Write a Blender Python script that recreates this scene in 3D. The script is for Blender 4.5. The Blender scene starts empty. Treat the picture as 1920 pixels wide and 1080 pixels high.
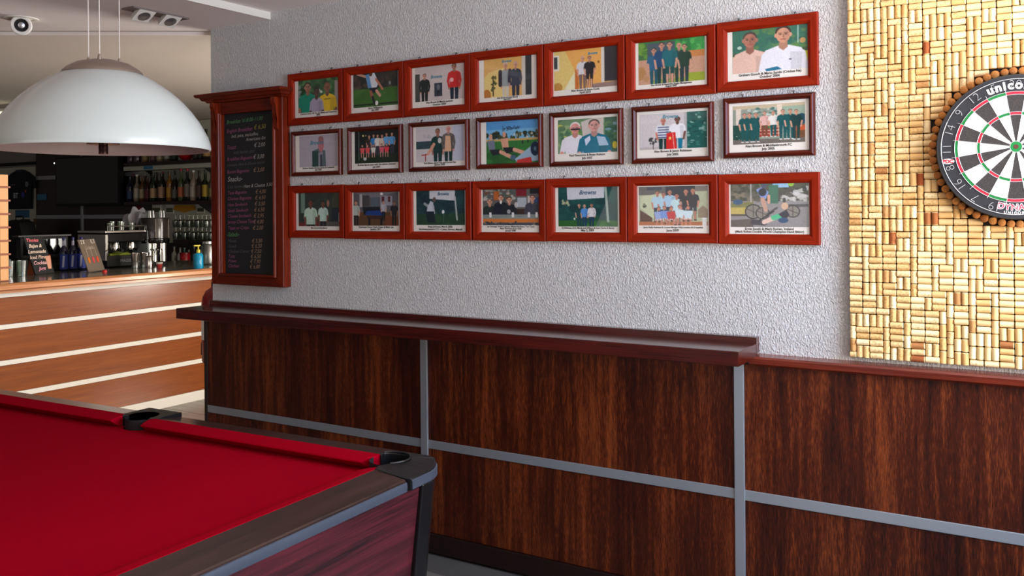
import bpy, bmesh, math, random
import numpy as np
from mathutils import Vector, Matrix
random.seed(7)
RNG = np.random.default_rng(11)
S = bpy.context.scene
COL = S.collection

# ------------------------------------------------------------------ camera
FPX, YAW, ROLL, HY, EYE = 1687.05, 0.551256, 0.00857, 391.42, 1.53
cam_d = bpy.data.cameras.new('camera')
cam_d.sensor_fit = 'HORIZONTAL'; cam_d.sensor_width = 36.0
cam_d.lens = 36.0 * FPX / 1920.0
cam_d.shift_y = -(540.0 - HY) / 1920.0
cam_d.clip_start = 0.05; cam_d.clip_end = 100
cam = bpy.data.objects.new('camera', cam_d); COL.objects.link(cam)
fw = Vector((-math.sin(YAW), math.cos(YAW), 0)); rt = Vector((math.cos(YAW), math.sin(YAW), 0)); up = Vector((0, 0, 1))
rt2 = rt * math.cos(ROLL) - up * math.sin(ROLL); up2 = rt * math.sin(ROLL) + up * math.cos(ROLL)
cam.matrix_world = Matrix(((rt2.x, up2.x, -fw.x, 0), (rt2.y, up2.y, -fw.y, 0), (rt2.z, up2.z, -fw.z, EYE), (0, 0, 0, 1)))
S.camera = cam

# ------------------------------------------------------------------ world, lights, exposure
S.view_settings.view_transform = 'Standard'; S.view_settings.look = 'None'
S.view_settings.exposure = 0.82; S.view_settings.gamma = 1.0; S.view_settings.use_curve_mapping = False
S.cycles.use_denoising = True
S.cycles.max_bounces = 8; S.cycles.transparent_max_bounces = 12
w = bpy.data.worlds.new('world'); S.world = w; w.use_nodes = True
bg = w.node_tree.nodes['Background']; bg.inputs[0].default_value = (0.80, 0.86, 1.0, 1); bg.inputs[1].default_value = 0.06

def area(name, loc, rot, sx, sy, power, col):
    d = bpy.data.lights.new(name, 'AREA'); d.shape = 'RECTANGLE'; d.size = sx; d.size_y = sy; d.energy = power; d.color = col
    o = bpy.data.objects.new(name, d); COL.objects.link(o); o.location = loc; o.rotation_euler = rot
    return o
# daylight through the street window in the right wall, and through the window of the room behind the picture wall; plus an added fill behind the camera
area('window_sky_light', (1.47, 2.1, 2.05), (0, math.radians(48), 0), 0.7, 1.8, 58, (0.32, 0.60, 1.0))
area('window_ground_light', (1.47, 1.95, 1.30), (0, math.radians(150), 0), 0.8, 2.2, 88, (1.0, 0.89, 0.78))
area('bar_window_daylight', (1.47, 4.95, 1.55), (0, math.radians(90), 0), 1.5, 2.3, 78, (1.0, 0.92, 0.80))
area('back_window_daylight', (-3.25, 6.24, 1.5), (math.radians(-90), 0, 0), 0.85, 1.5, 74, (1.0, 0.95, 0.86))
area('ceiling_fill', (-1.5, -3.1, 1.3), (math.radians(135), 0, 0), 6.5, 1.8, 34, (1.0, 0.92, 0.86))  # added fill, no known source; tilted up to brighten ceiling and soffit

# ------------------------------------------------------------------ placing: a pixel's ray met with a plane of the room
def ray(px, py):
    x = (px - 960) / FPX; y = -(py - HY) / FPX
    c, s = math.cos(ROLL), math.sin(ROLL)
    a = x * c + y * s; b = -x * s + y * c
    return fw + rt * a + up * b
def at_y(px, py, Y):
    r = ray(px, py); p = r * (Y / r.y); p.z += EYE; return p
def at_x(px, py, X):
    r = ray(px, py); p = r * (X / r.x); p.z += EYE; return p
def at_z(px, py, Z):
    r = ray(px, py); p = r * ((Z - EYE) / r.z); p.z = Z; return p

# ------------------------------------------------------------------ materials
def lin(c):
    def f(v):
        v /= 255.0
        return v / 12.92 if v <= 0.04045 else ((v + 0.055) / 1.055) ** 2.4
    return (f(c[0]), f(c[1]), f(c[2]), 1.0)
def new_mat(name):
    m = bpy.data.materials.new(name); m.use_nodes = True
    nt = m.node_tree; return m, nt, nt.nodes['Principled BSDF']
def nd(nt, t, **kw):
    n = nt.nodes.new(t)
    for k, v in kw.items(): setattr(n, k, v)
    return n
def mat(name, col, rough=0.5, metal=0.0, spec=0.5, noise=0.0, nscale=30.0, bump=0.0, bscale=200.0, emit=None, estr=0.0, coat=0.0, sheen=0.0):
    m, nt, b = new_mat(name)
    c = lin(col)
    b.inputs['Base Color'].default_value = c
    b.inputs['Roughness'].default_value = rough; b.inputs['Metallic'].default_value = metal
    b.inputs['Specular IOR Level'].default_value = spec
    b.inputs['Coat Weight'].default_value = coat; b.inputs['Coat Roughness'].default_value = 0.15
    b.inputs['Sheen Weight'].default_value = sheen
    if emit:
        b.inputs['Emission Color'].default_value = lin(emit); b.inputs['Emission Strength'].default_value = estr
    if noise or bump:
        tc = nd(nt, 'ShaderNodeTexCoord')
    if noise:
        n = nd(nt, 'ShaderNodeTexNoise'); n.inputs['Scale'].default_value = nscale; n.inputs['Detail'].default_value = 5
        nt.links.new(tc.outputs['Object'], n.inputs['Vector'])
        mx = nd(nt, 'ShaderNodeMix', data_type='RGBA')
        mx.inputs[6].default_value = tuple(v * (1 - noise) for v in c[:3]) + (1,)
        mx.inputs[7].default_value = tuple(min(1, v * (1 + noise)) for v in c[:3]) + (1,)
        nt.links.new(n.outputs[0], mx.inputs[0]); nt.links.new(mx.outputs[2], b.inputs['Base Color'])
    if bump:
        n2 = nd(nt, 'ShaderNodeTexNoise'); n2.inputs['Scale'].default_value = bscale
        nt.links.new(tc.outputs['Object'], n2.inputs['Vector'])
        bp = nd(nt, 'ShaderNodeBump'); bp.inputs['Strength'].default_value = bump; bp.inputs['Distance'].default_value = 0.002
        nt.links.new(n2.outputs[0], bp.inputs['Height']); nt.links.new(bp.outputs[0], b.inputs['Normal'])
    return m
def wood(name, c1, c2, stretch, rough=0.35, coat=0.2, contrast=(0.35, 0.65), fine=None, bump=0.05, spec=0.5):
    """grain runs along the axis whose stretch is smallest (object coordinates)"""
    m, nt, b = new_mat(name)
    tc = nd(nt, 'ShaderNodeTexCoord'); oi = nd(nt, 'ShaderNodeObjectInfo')
    ad = nd(nt, 'ShaderNodeVectorMath', operation='ADD'); nt.links.new(tc.outputs['Object'], ad.inputs[0])
    sc = nd(nt, 'ShaderNodeVectorMath', operation='SCALE'); sc.inputs[0].default_value = (9, 7, 5); nt.links.new(oi.outputs['Random'], sc.inputs['Scale'])
    nt.links.new(sc.outputs[0], ad.inputs[1])
    mp = nd(nt, 'ShaderNodeMapping'); mp.inputs['Scale'].default_value = stretch; nt.links.new(ad.outputs[0], mp.inputs['Vector'])
    n = nd(nt, 'ShaderNodeTexNoise'); n.inputs['Scale'].default_value = 1.0; n.inputs['Detail'].default_value = 8; n.inputs['Roughness'].default_value = 0.62
    n.inputs['Distortion'].default_value = 0.4
    nt.links.new(mp.outputs[0], n.inputs['Vector'])
    mp2 = nd(nt, 'ShaderNodeMapping'); mp2.inputs['Scale'].default_value = tuple(v * 7 if v > 5 else v * 4 for v in stretch); nt.links.new(ad.outputs[0], mp2.inputs['Vector'])
    n2 = nd(nt, 'ShaderNodeTexNoise'); n2.inputs['Scale'].default_value = 1.0; n2.inputs['Detail'].default_value = 4
    nt.links.new(mp2.outputs[0], n2.inputs['Vector'])
    mixf = nd(nt, 'ShaderNodeMix', data_type='FLOAT'); mixf.inputs[0].default_value = 0.4 if fine is None else fine
    nt.links.new(n.outputs[0], mixf.inputs[2]); nt.links.new(n2.outputs[0], mixf.inputs[3])
    r = nd(nt, 'ShaderNodeValToRGB'); r.color_ramp.elements[0].position = contrast[0]; r.color_ramp.elements[1].position = contrast[1]
    r.color_ramp.elements[0].color = lin(c1); r.color_ramp.elements[1].color = lin(c2)
    nt.links.new(mixf.outputs[0], r.inputs[0]); nt.links.new(r.outputs[0], b.inputs['Base Color'])
    b.inputs['Roughness'].default_value = rough; b.inputs['Coat Weight'].default_value = coat; b.inputs['Coat Roughness'].default_value = 0.12
    b.inputs['Specular IOR Level'].default_value = spec
    if bump:
        bp = nd(nt, 'ShaderNodeBump'); bp.inputs['Strength'].default_value = bump; bp.inputs['Distance'].default_value = 0.003
        nt.links.new(n2.outputs[0], bp.inputs['Height']); nt.links.new(bp.outputs[0], b.inputs['Normal'])
    return m
def glassy(name, tint, opacity=0.12, rough=0.03, gloss=0.9):
    """thin clear glass: what lies behind shows, with a fresnel reflection"""
    m = bpy.data.materials.new(name); m.use_nodes = True; nt = m.node_tree; nt.nodes.clear()
    out = nd(nt, 'ShaderNodeOutputMaterial'); tr = nd(nt, 'ShaderNodeBsdfTransparent'); gl = nd(nt, 'ShaderNodeBsdfGlossy')
    tr.inputs[0].default_value = lin(tint); gl.inputs['Roughness'].default_value = rough
    gl.inputs[0].default_value = (gloss, gloss, gloss, 1)
    fr = nd(nt, 'ShaderNodeFresnel'); fr.inputs[0].default_value = 1.5
    ad = nd(nt, 'ShaderNodeMath', operation='ADD'); ad.inputs[1].default_value = opacity; ad.use_clamp = True
    ge = nd(nt, 'ShaderNodeNewGeometry'); fb = nd(nt, 'ShaderNodeMath', operation='SUBTRACT'); fb.inputs[0].default_value = 1.0
    nt.links.new(ge.outputs['Backfacing'], fb.inputs[1])
    fm = nd(nt, 'ShaderNodeMath', operation='MULTIPLY'); nt.links.new(fr.outputs[0], fm.inputs[0]); nt.links.new(fb.outputs[0], fm.inputs[1])
    nt.links.new(fm.outputs[0], ad.inputs[0])
    mx = nd(nt, 'ShaderNodeMixShader'); nt.links.new(ad.outputs[0], mx.inputs[0]); nt.links.new(tr.outputs[0], mx.inputs[1]); nt.links.new(gl.outputs[0], mx.inputs[2])
    nt.links.new(mx.outputs[0], out.inputs[0])
    return m

def plaster(name, col, strength=1.0, rough=0.45):
    m, nt, b = new_mat(name)
    b.inputs['Base Color'].default_value = lin(col); b.inputs['Roughness'].default_value = rough; b.inputs['Specular IOR Level'].default_value = 0.35
    tc = nd(nt, 'ShaderNodeTexCoord'); mp = nd(nt, 'ShaderNodeMapping'); mp.inputs['Scale'].default_value = (150, 150, 88)
    mp.inputs['Rotation'].default_value = (0, math.radians(10), 0)
    nt.links.new(tc.outputs['Object'], mp.inputs['Vector'])
    n = nd(nt, 'ShaderNodeTexNoise'); n.inputs['Scale'].default_value = 1.0; n.inputs['Detail'].default_value = 2.5; n.inputs['Distortion'].default_value = 0.8
    nt.links.new(mp.outputs[0], n.inputs['Vector'])
    r = nd(nt, 'ShaderNodeValToRGB'); r.color_ramp.elements[0].position = 0.42; r.color_ramp.elements[1].position = 0.66
    nt.links.new(n.outputs[0], r.inputs[0])
    bp = nd(nt, 'ShaderNodeBump'); bp.inputs['Strength'].default_value = strength; bp.inputs['Distance'].default_value = 0.0030
    nt.links.new(r.outputs[0], bp.inputs['Height']); nt.links.new(bp.outputs[0], b.inputs['Normal'])
    return m

def cork_mat(name, pale, mid, dark):
    m, nt, b = new_mat(name)
    oi = nd(nt, 'ShaderNodeObjectInfo'); ge = nd(nt, 'ShaderNodeNewGeometry'); tc = nd(nt, 'ShaderNodeTexCoord')
    ad = nd(nt, 'ShaderNodeMath', operation='ADD'); nt.links.new(oi.outputs['Random'], ad.inputs[0]); nt.links.new(ge.outputs['Random Per Island'], ad.inputs[1])
    fr = nd(nt, 'ShaderNodeMath', operation='FRACT'); nt.links.new(ad.outputs[0], fr.inputs[0])
    r = nd(nt, 'ShaderNodeValToRGB'); e = r.color_ramp.elements
    e[0].position = 0.0; e[0].color = lin(dark); e[1].position = 1.0; e[1].color = lin(pale)
    x = e.new(0.035); x.color = lin(mid); x = e.new(0.55); x.color = lin(tuple((a + c) / 2 for a, c in zip(mid, pale)))
    nt.links.new(fr.outputs[0], r.inputs[0])
    n = nd(nt, 'ShaderNodeTexNoise'); n.inputs['Scale'].default_value = 160; n.inputs['Detail'].default_value = 4
    nt.links.new(tc.outputs['Object'], n.inputs['Vector'])
    r2 = nd(nt, 'ShaderNodeValToRGB'); r2.color_ramp.elements[0].position = 0.33; r2.color_ramp.elements[1].position = 0.52
    r2.color_ramp.elements[0].color = (0.62, 0.5, 0.38, 1); r2.color_ramp.elements[1].color = (1, 1, 1, 1)
    nt.links.new(n.outputs[0], r2.inputs[0])
    mx = nd(nt, 'ShaderNodeMix', data_type='RGBA', blend_type='MULTIPLY'); mx.inputs[0].default_value = 0.75
    nt.links.new(r.outputs[0], mx.inputs[6]); nt.links.new(r2.outputs[0], mx.inputs[7]); nt.links.new(mx.outputs[2], b.inputs['Base Color'])
    b.inputs['Roughness'].default_value = 0.75; b.inputs['Specular IOR Level'].default_value = 0.25
    return m

M = {}
M['plaster'] = plaster('plaster_white', (208, 206, 204))
M['ceiling'] = mat('ceiling_paint', (238, 229, 228), 0.8, noise=0.05, nscale=2.5)
M['ceiling_bar'] = mat('ceiling_paint_warm_lit', (226, 214, 204), 0.75, noise=0.05, nscale=2.0)  # warm light over the bar put into this ceiling's colour
M['white_paint'] = mat('white_paint', (226, 221, 211), 0.5)
M['grey_wall'] = mat('grey_wall', (150, 142, 140), 0.8)
M['cream'] = mat('cream_board', (205, 205, 185), 0.7)
def panel_wood(name, dark, mid_, light):
    m, nt, b = new_mat(name)
    tc = nd(nt, 'ShaderNodeTexCoord'); oi = nd(nt, 'ShaderNodeObjectInfo')
    sc = nd(nt, 'ShaderNodeVectorMath', operation='SCALE'); sc.inputs[0].default_value = (5, 3, 4); nt.links.new(oi.outputs['Random'], sc.inputs['Scale'])
    ad = nd(nt, 'ShaderNodeVectorMath', operation='ADD'); nt.links.new(tc.outputs['Object'], ad.inputs[0]); nt.links.new(sc.outputs[0], ad.inputs[1])
    acc = None; last = None
    for scl, det, wt in (((5.5, 5.5, .35), 3, .34), ((48, 48, 3.0), 5, .33), ((330, 330, 38), 3, .33)):
        mp = nd(nt, 'ShaderNodeMapping'); mp.inputs['Scale'].default_value = scl; nt.links.new(ad.outputs[0], mp.inputs['Vector'])
        n = nd(nt, 'ShaderNodeTexNoise'); n.inputs['Scale'].default_value = 1.0; n.inputs['Detail'].default_value = det; n.inputs['Distortion'].default_value = .3
        nt.links.new(mp.outputs[0], n.inputs['Vector'])
        mu = nd(nt, 'ShaderNodeMath', operation='MULTIPLY_ADD'); mu.inputs[1].default_value = wt
        nt.links.new(n.outputs[0], mu.inputs[0])
        if acc is not None: nt.links.new(acc.outputs[0], mu.inputs[2])
        else: mu.inputs[2].default_value = 0
        acc = mu; last = n
    r = nd(nt, 'ShaderNodeValToRGB'); e = r.color_ramp.elements
    e[0].position = .38; e[0].color = lin(dark); e[1].position = .64; e[1].color = lin(light); x = e.new(.50); x.color = lin(mid_)
    nt.links.new(acc.outputs[0], r.inputs[0]); nt.links.new(r.outputs[0], b.inputs['Base Color'])
    b.inputs['Roughness'].default_value = .38; b.inputs['Specular IOR Level'].default_value = .25; b.inputs['Coat Weight'].default_value = .05
    bp = nd(nt, 'ShaderNodeBump'); bp.inputs['Strength'].default_value = .08; bp.inputs['Distance'].default_value = .002
    nt.links.new(last.outputs[0], bp.inputs['Height']); nt.links.new(bp.outputs[0], b.inputs['Normal'])
    return m
M['panel'] = panel_wood('panel_mahogany', (32, 8, 4), (76, 27, 10), (142, 68, 29))
M['panel_dark'] = wood('panel_dark', (20, 7, 6), (42, 15, 11), (26, 26, 1.6), rough=0.4, coat=0.15)
M['ledge'] = wood('ledge_wood', (48, 11, 7), (84, 22, 13), (2, 40, 40), rough=0.22, coat=0.4, spec=0.4)
M['trimwood'] = wood('rail_wood', (84, 25, 12), (130, 46, 24), (2, 40, 40), rough=0.25, coat=0.4)
M['aluminium'] = mat('satin_aluminium_strip', (174, 180, 186), 0.36, 0.6)
M['frame_x'] = wood('frame_wood_along', (110, 21, 4), (152, 38, 8), (4, 60, 60), rough=0.42, coat=0.0, spec=0.12, bump=0.0)
M['frame_z'] = wood('frame_wood_up', (110, 21, 4), (152, 38, 8), (60, 60, 4), rough=0.42, coat=0.0, spec=0.12, bump=0.0)
M['slim_x'] = wood('slim_frame_wood_along', (50, 13, 5), (104, 32, 11), (4, 60, 60), rough=0.36, coat=0.05, spec=0.22, bump=0.0)
M['slim_z'] = wood('slim_frame_wood_up', (50, 13, 5), (104, 32, 11), (60, 60, 4), rough=0.36, coat=0.05, spec=0.22, bump=0.0)
M['paper'] = mat('white_paper', (236, 231, 222), 0.6)
M['ink'] = mat('black_ink', (28, 26, 26), 0.6)
M['pane'] = glassy('picture_glass', (255, 255, 255), 0.0, 0.02)
M['hook'] = mat('dark_nail', (60, 55, 52), 0.4, 0.7)
M['board_wood'] = wood('chalkboard_frame_wood', (74, 16, 5), (132, 42, 11), (50, 50, 3), rough=0.36, coat=0.03, spec=0.2, bump=0.0)
M['board_wood_x'] = wood('chalkboard_frame_wood_along', (66, 14, 5), (118, 34, 10), (3, 50, 50), rough=0.36, coat=0.03, spec=0.2, bump=0.0)
M['slate'] = mat('chalk_slate', (22, 22, 24), 0.75, noise=0.25, nscale=12)
for k, c in dict(chalk_green=(84, 136, 88), chalk_pink=(146, 78, 114), chalk_white=(166, 164, 158), chalk_yellow=(150, 142, 60), chalk_grey=(88, 86, 86), chalk_orange=(152, 124, 100)).items():
    M[k] = mat(k, c, 0.9)
M['cork'] = cork_mat('cork', (255, 234, 182), (230, 184, 116), (160, 82, 40))
M['ring_cork'] = cork_mat('ring_cork', (196, 130, 66), (168, 102, 46), (120, 62, 28))
M['board_back'] = mat('board_backing', (40, 30, 24), 0.8)
M['sisal_black'] = mat('sisal_black', (58, 52, 48), 0.85, noise=0.75, nscale=170, bump=0.2, bscale=500)
M['sisal_white'] = mat('sisal_white', (226, 221, 205), 0.85, noise=0.13, nscale=200, bump=0.2, bscale=500)
M['sisal_red'] = mat('sisal_red', (196, 30, 52), 0.8, noise=0.15, nscale=200)
M['sisal_green'] = mat('sisal_green', (16, 122, 52), 0.8, noise=0.15, nscale=200)
M['dart_black'] = mat('dart_black', (40, 39, 42), 0.7, noise=0.25, nscale=90)
M['wire'] = mat('steel_wire', (215, 213, 210), 0.4, 0.3)
M['dart_print'] = mat('dart_print_white', (240, 236, 230), 0.7)
M['dart_pink'] = mat('dart_print_red', (226, 60, 84), 0.7)
M['cloth'] = mat('red_baize', (158, 1, 26), 0.95, spec=0.03, noise=0.06, nscale=5, bump=0.15, bscale=900)
M['table_rail'] = wood('table_rail_wood', (30, 19, 16), (66, 40, 31), (34, 2.0, 34), rough=0.3, coat=0.3, bump=0.0)
M['table_rail_u'] = wood('table_rail_wood_long', (30, 19, 16), (66, 40, 31), (2.0, 34, 34), rough=0.3, coat=0.3, bump=0.0)
M['apron'] = wood('table_apron', (24, 9, 15), (92, 28, 38), (30, 1.2, 30), contrast=(0.38, 0.62), rough=0.4, coat=0.05, bump=0.0)
M['apron_u'] = wood('table_apron_long', (24, 9, 15), (92, 28, 38), (1.2, 30, 30), contrast=(0.38, 0.62), rough=0.4, coat=0.05, bump=0.0)
M['table_trim'] = mat('table_metal_trim', (84, 92, 106), 0.4, 0.5)
M['black_plastic'] = mat('black_plastic', (17, 17, 19), 0.3, spec=0.45)
M['black_dull'] = mat('black_dull', (16, 15, 16), 0.7)
M['opal'] = mat('opal_glass', (194, 200, 194), 0.22, spec=0.6, coat=0.4)
M['opal_shaded'] = mat('opal_inside_shaded', (150, 132, 130), 0.6)  # opal made darker and mauve: dimness and table reflection under the dome, as colour
M['cap_metal'] = mat('brushed_nickel', (176, 160, 146), 0.35, 0.9)
M['cable'] = mat('steel_cable', (205, 195, 186), 0.5, 0.2)
M['lamp_stem'] = mat('lamp_finial', (96, 70, 66), 0.25, 0.9)
M['bar_wood'] = wood('bar_front_wood', (110, 50, 14), (158, 84, 30), (10, 1.5, 30), rough=0.24, coat=0.35, contrast=(0.25, 0.75), bump=0.03)
M['bar_nose'] = wood('bar_nosing_wood', (176, 100, 54), (222, 160, 110), (30, 1.5, 30), rough=0.3, coat=0.3, bump=0.0)
M['bar_top'] = mat('bar_worktop', (104, 102, 92), 0.12, spec=0.6, noise=0.25, nscale=60)
M['tile'] = wood('floor_tile', (98, 92, 88), (140, 132, 124), (3, 22, 22), rough=0.35, coat=0.1, bump=0.03)
M['grout'] = mat('grout', (84, 80, 76), 0.9)
M['chrome'] = mat('chrome', (215, 212, 205), 0.12, 1.0)
M['steel'] = mat('steel', (170, 170, 172), 0.3, 0.9)
M['dark_glassy'] = mat('dark_glassy', (10, 10, 12), 0.1, spec=0.6)
M['glass'] = glassy('clear_glass', (238, 242, 236), 0.10, 0.06)
M['glass_frost'] = glassy('thick_glass', (200, 208, 200), 0.16, 0.25)
M['red_paint'] = mat('red_paint', (128, 14, 14), 0.3)
M['blue_soap'] = mat('blue_liquid', (14, 140, 184), 0.15)
M['yellow'] = mat('yellow_plastic', (212, 196, 66), 0.4)
M['cream_lit'] = mat('lit_sign_face', (250, 244, 220), 0.5, emit=(250, 240, 205), estr=0.75)
M['light_wood'] = mat('light_wood', (232, 168, 104), 0.4, noise=0.1, nscale=20)
M['brown_wood'] = mat('brown_wood', (150, 72, 32), 0.4)

# ------------------------------------------------------------------ mesh building
def wloc(o):
    v = Vector((0, 0, 0))
    while o is not None:
        v += o.location; o = o.parent
    return v
class MB:
    def __init__(s): s.bm = bmesh.new()
    def poly(s, pts):
        return s.bm.faces.new([s.bm.verts.new(p) for p in pts])
    def hexa(s, p):          # p: 8 points, bottom ring then top ring
        v = [s.bm.verts.new(q) for q in p]
        for f in ((3, 2, 1, 0), (4, 5, 6, 7), (0, 1, 5, 4), (1, 2, 6, 5), (2, 3, 7, 6), (3, 0, 4, 7)):
            s.bm.faces.new([v[i] for i in f])
        return s
    def box(s, a, b):
        x0, y0, z0 = a; x1, y1, z1 = b
        if x0 > x1: x0, x1 = x1, x0
        if y0 > y1: y0, y1 = y1, y0
        if z0 > z1: z0, z1 = z1, z0
        return s.hexa([(x0, y0, z0), (x1, y0, z0), (x1, y1, z0), (x0, y1, z0), (x0, y0, z1), (x1, y0, z1), (x1, y1, z1), (x0, y1, z1)])
    def prism(s, pts, ext):  # planar outline (any concavity) swept along the vector ext
        ext = Vector(ext)
        a = [s.bm.verts.new(p) for p in pts]; b = [s.bm.verts.new(Vector(p) + ext) for p in pts]
        n = len(pts)
        f1 = s.bm.faces.new(a); f2 = s.bm.faces.new(list(reversed(b)))
        for i in range(n):
            j = (i + 1) % n
            s.bm.faces.new([a[j], a[i], b[i], b[j]])
        if n > 4: bmesh.ops.triangulate(s.bm, faces=[f1, f2])
        return s
    def loft(s, rings, closed=True, caps=True):
        R = [[s.bm.verts.new(p) for p in r] for r in rings]
        n = len(R[0])
        for k in range(len(R) - 1):
            for i in range(n if closed else n - 1):
                j = (i + 1) % n
                s.bm.faces.new([R[k][i], R[k][j], R[k + 1][j], R[k + 1][i]])
        if caps and closed:
            s.bm.faces.new(list(reversed(R[0]))); s.bm.faces.new(R[-1])
        return s
    def lathe(s, prof, c=(0, 0, 0), n=16, axis='z', caps=True, mtx=None):
        c = Vector(c); rings = []
        for r, h in prof:
            ring = []
            for i in range(n):
                a = 2 * math.pi * i / n; x, y = r * math.cos(a), r * math.sin(a)
                p = Vector((x, y, h)) if axis == 'z' else (Vector((x, -h, y)) if axis == 'y' else Vector((h, x, y)))
                if mtx is not None: p = mtx @ Vector((x, y, h))
                ring.append(c + p)
            rings.append(ring)
        return s.loft(rings, True, caps)
    def tube(s, path, r, n=8, caps=True):
        pts = [Vector(p) for p in path]; rings = []
        for k, p in enumerate(pts):
            d = (pts[min(k + 1, len(pts) - 1)] - pts[max(k - 1, 0)]).normalized()
            u = d.cross(Vector((0, 0, 1))) if abs(d.z) < 0.9 else d.cross(Vector((1, 0, 0)))
            u.normalize(); v = d.cross(u).normalized()
            rr = r[k] if isinstance(r, (list, tuple)) else r
            rings.append([p + u * rr * math.cos(2 * math.pi * i / n) + v * rr * math.sin(2 * math.pi * i / n) for i in range(n)])
        return s.loft(rings, True, caps)
    def build(s, name, m, parent=None, smooth=False, bevel=0.0, world=True, seg=2):
        bmesh.ops.recalc_face_normals(s.bm, faces=s.bm.faces[:])
        me = bpy.data.meshes.new(name)
        if world and parent is not None:
            o_ = wloc(parent)
            for v in s.bm.verts: v.co -= o_
        s.bm.to_mesh(me); s.bm.free()
        if m is not None: me.materials.append(m)
        if smooth:
            me.polygons.foreach_set('use_smooth', [True] * len(me.polygons))
            try: me.set_sharp_from_angle(angle=math.radians(40))
            except Exception: pass
        o = bpy.data.objects.new(name, me); COL.objects.link(o)
        if parent is not None: o.parent = parent
        if bevel:
            b = o.modifiers.new('edge', 'BEVEL'); b.width = bevel; b.segments = seg; b.limit_method = 'ANGLE'; b.angle_limit = math.radians(40)
        return o
def tag(o, label=None, cat=None, group=None, kind=None):
    if label: o['label'] = label
    if cat: o['category'] = cat
    if group: o['group'] = group
    if kind: o['kind'] = kind
    return o
def thing(name, label, cat, loc=(0, 0, 0), group=None, rz=0.0):
    o = bpy.data.objects.new(name, None); COL.objects.link(o); o.location = loc; o.rotation_euler = (0, 0, rz)
    o.empty_display_size = 0.05
    return tag(o, label, cat, group)
def struct(name, mb, m, parent=None, **kw):
    o = mb.build(name, m, parent, **kw)
    if parent is None: o['kind'] = 'structure'
    return o
def text(name, body, m, parent, loc, size, rot=(math.radians(90), 0, 0), align='CENTER', shear=0.0, ext=0.0, bold=0.0, space=1.0, sx=1.0):
    c = bpy.data.curves.new(name, 'FONT'); c.body = body; c.size = size; c.align_x = align; c.align_y = 'CENTER'
    c.shear = shear; c.extrude = ext; c.offset = bold; c.space_character = space; c.resolution_u = 3
    c.materials.append(m)
    o = bpy.data.objects.new(name, c); COL.objects.link(o); o.rotation_euler = rot; o.scale = (sx, 1, 1)
    if parent is not None:
        o.parent = parent; o.location = Vector(loc) - wloc(parent)
    else: o.location = loc
    return o
ORD = ['first', 'second', 'third', 'fourth', 'fifth', 'sixth', 'seventh', 'eighth', 'ninth', 'tenth', 'eleventh', 'twelfth', 'thirteenth', 'fourteenth', 'fifteenth', 'sixteenth', 'seventeenth', 'eighteenth']
WY = 3.26            # face of the picture wall
WX0 = -3.887         # its free end

# ------------------------------------------------------------------ room shell
floor = struct('floor', MB().box((-12.2, -3.2, -0.12), (1.60, 6.5, -0.012)), M['grout'])
tw, td, gp = 0.60, 0.30, 0.004
tile_mesh = None; r_i = 0
y = 0.05
def tile_at(x, y, w):
    global tile_mesh
    if abs(w - tw) < 1e-6 and tile_mesh is not None:
        o = bpy.data.objects.new('tile', tile_mesh); COL.objects.link(o); o.parent = floor; o.location = (x, y, 0); return
    b = MB().box((0, 0, -0.012), (w - gp, td - gp, 0.0))
    o = b.build('tile', M['tile'], floor, world=False); o.location = (x, y, 0)
    if abs(w - tw) < 1e-6: tile_mesh = o.data
while y < 6.2:
    x = -6.0 + (0.0 if r_i % 2 else -0.30) + 0.005
    while x < -0.6:
        x0 = max(x, -5.995)
        nx = x + tw
        if not (y + td > 3.2 and y < 3.52 and nx > -3.95 and x0 > -3.95 + 0) and nx - x0 > 0.05:
            if not (y + td > 3.2 and y < 3.52 and nx > -3.95): tile_at(x0, y, nx - x0)
        elif y + td > 3.2 and y < 3.2 + 0.001: pass
        x = nx
    r_i += 1; y += td
# front strip of tiles that meets the skirting of the picture wall
wall = struct('wall_picture', MB().box((WX0, WY, 0), (1.60, WY + 0.2, 2.62)), M['plaster'])
wall_pier = struct('wall_pier', MB().box((WX0, WY - 0.0008, 0), (-3.442, WY + 0.0, 2.505)), M['plaster'])
ceil = struct('ceiling', MB().box((-3.45, -3.2, 2.54), (1.60, WY, 2.64)), M['ceiling'])
soff = struct('ceiling_soffit', MB().box((-12.2, -3.2, 2.505), (-3.445, 6.5, 2.64)), M['ceiling'])
fas = struct('trim_1', MB().box((-3.445, -3.2, 2.503), (-3.437, WY, 2.5405)), M['white_paint'])
# the lower warm ceiling over the bar starts on a slanting edge
pa = Vector((-3.93, 3.325, 2.487)); pb = Vector((-4.874, 2.685, 2.487)); dd = (pb - pa).normalized()
e1 = pa + dd * 9.2
barceil = struct('ceiling_bar', MB().prism([tuple(pa), tuple(e1), (-12.1, e1.y, 2.487), (-12.1, 6.3, 2.487), (1.59, 6.3, 2.487), (1.59, 3.47, 2.487), (-3.86, 3.47, 2.487), (-3.86, 3.325, 2.487)], (0, 0, 0.0175)), M['ceiling_bar'])
BY = 6.30            # back wall of the bar
wbm = MB()
for a, b in (((-12.2, BY, 0), (-3.70, BY + 0.2, 2.62)), ((-2.80, BY, 0), (1.60, BY + 0.2, 2.62)), ((-3.70, BY, 0), (-2.80, BY + 0.2, 0.72)), ((-3.70, BY, 2.28), (-2.80, BY + 0.2, 2.62))): wbm.box(a, b)
wb = struct('wall_back', wbm, M['grey_wall'])
wl = struct('wall_left', MB().box((-12.4, -3.2, 0), (-12.2, 6.5, 2.62)), M['grey_wall'])
wr = MB()
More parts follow.
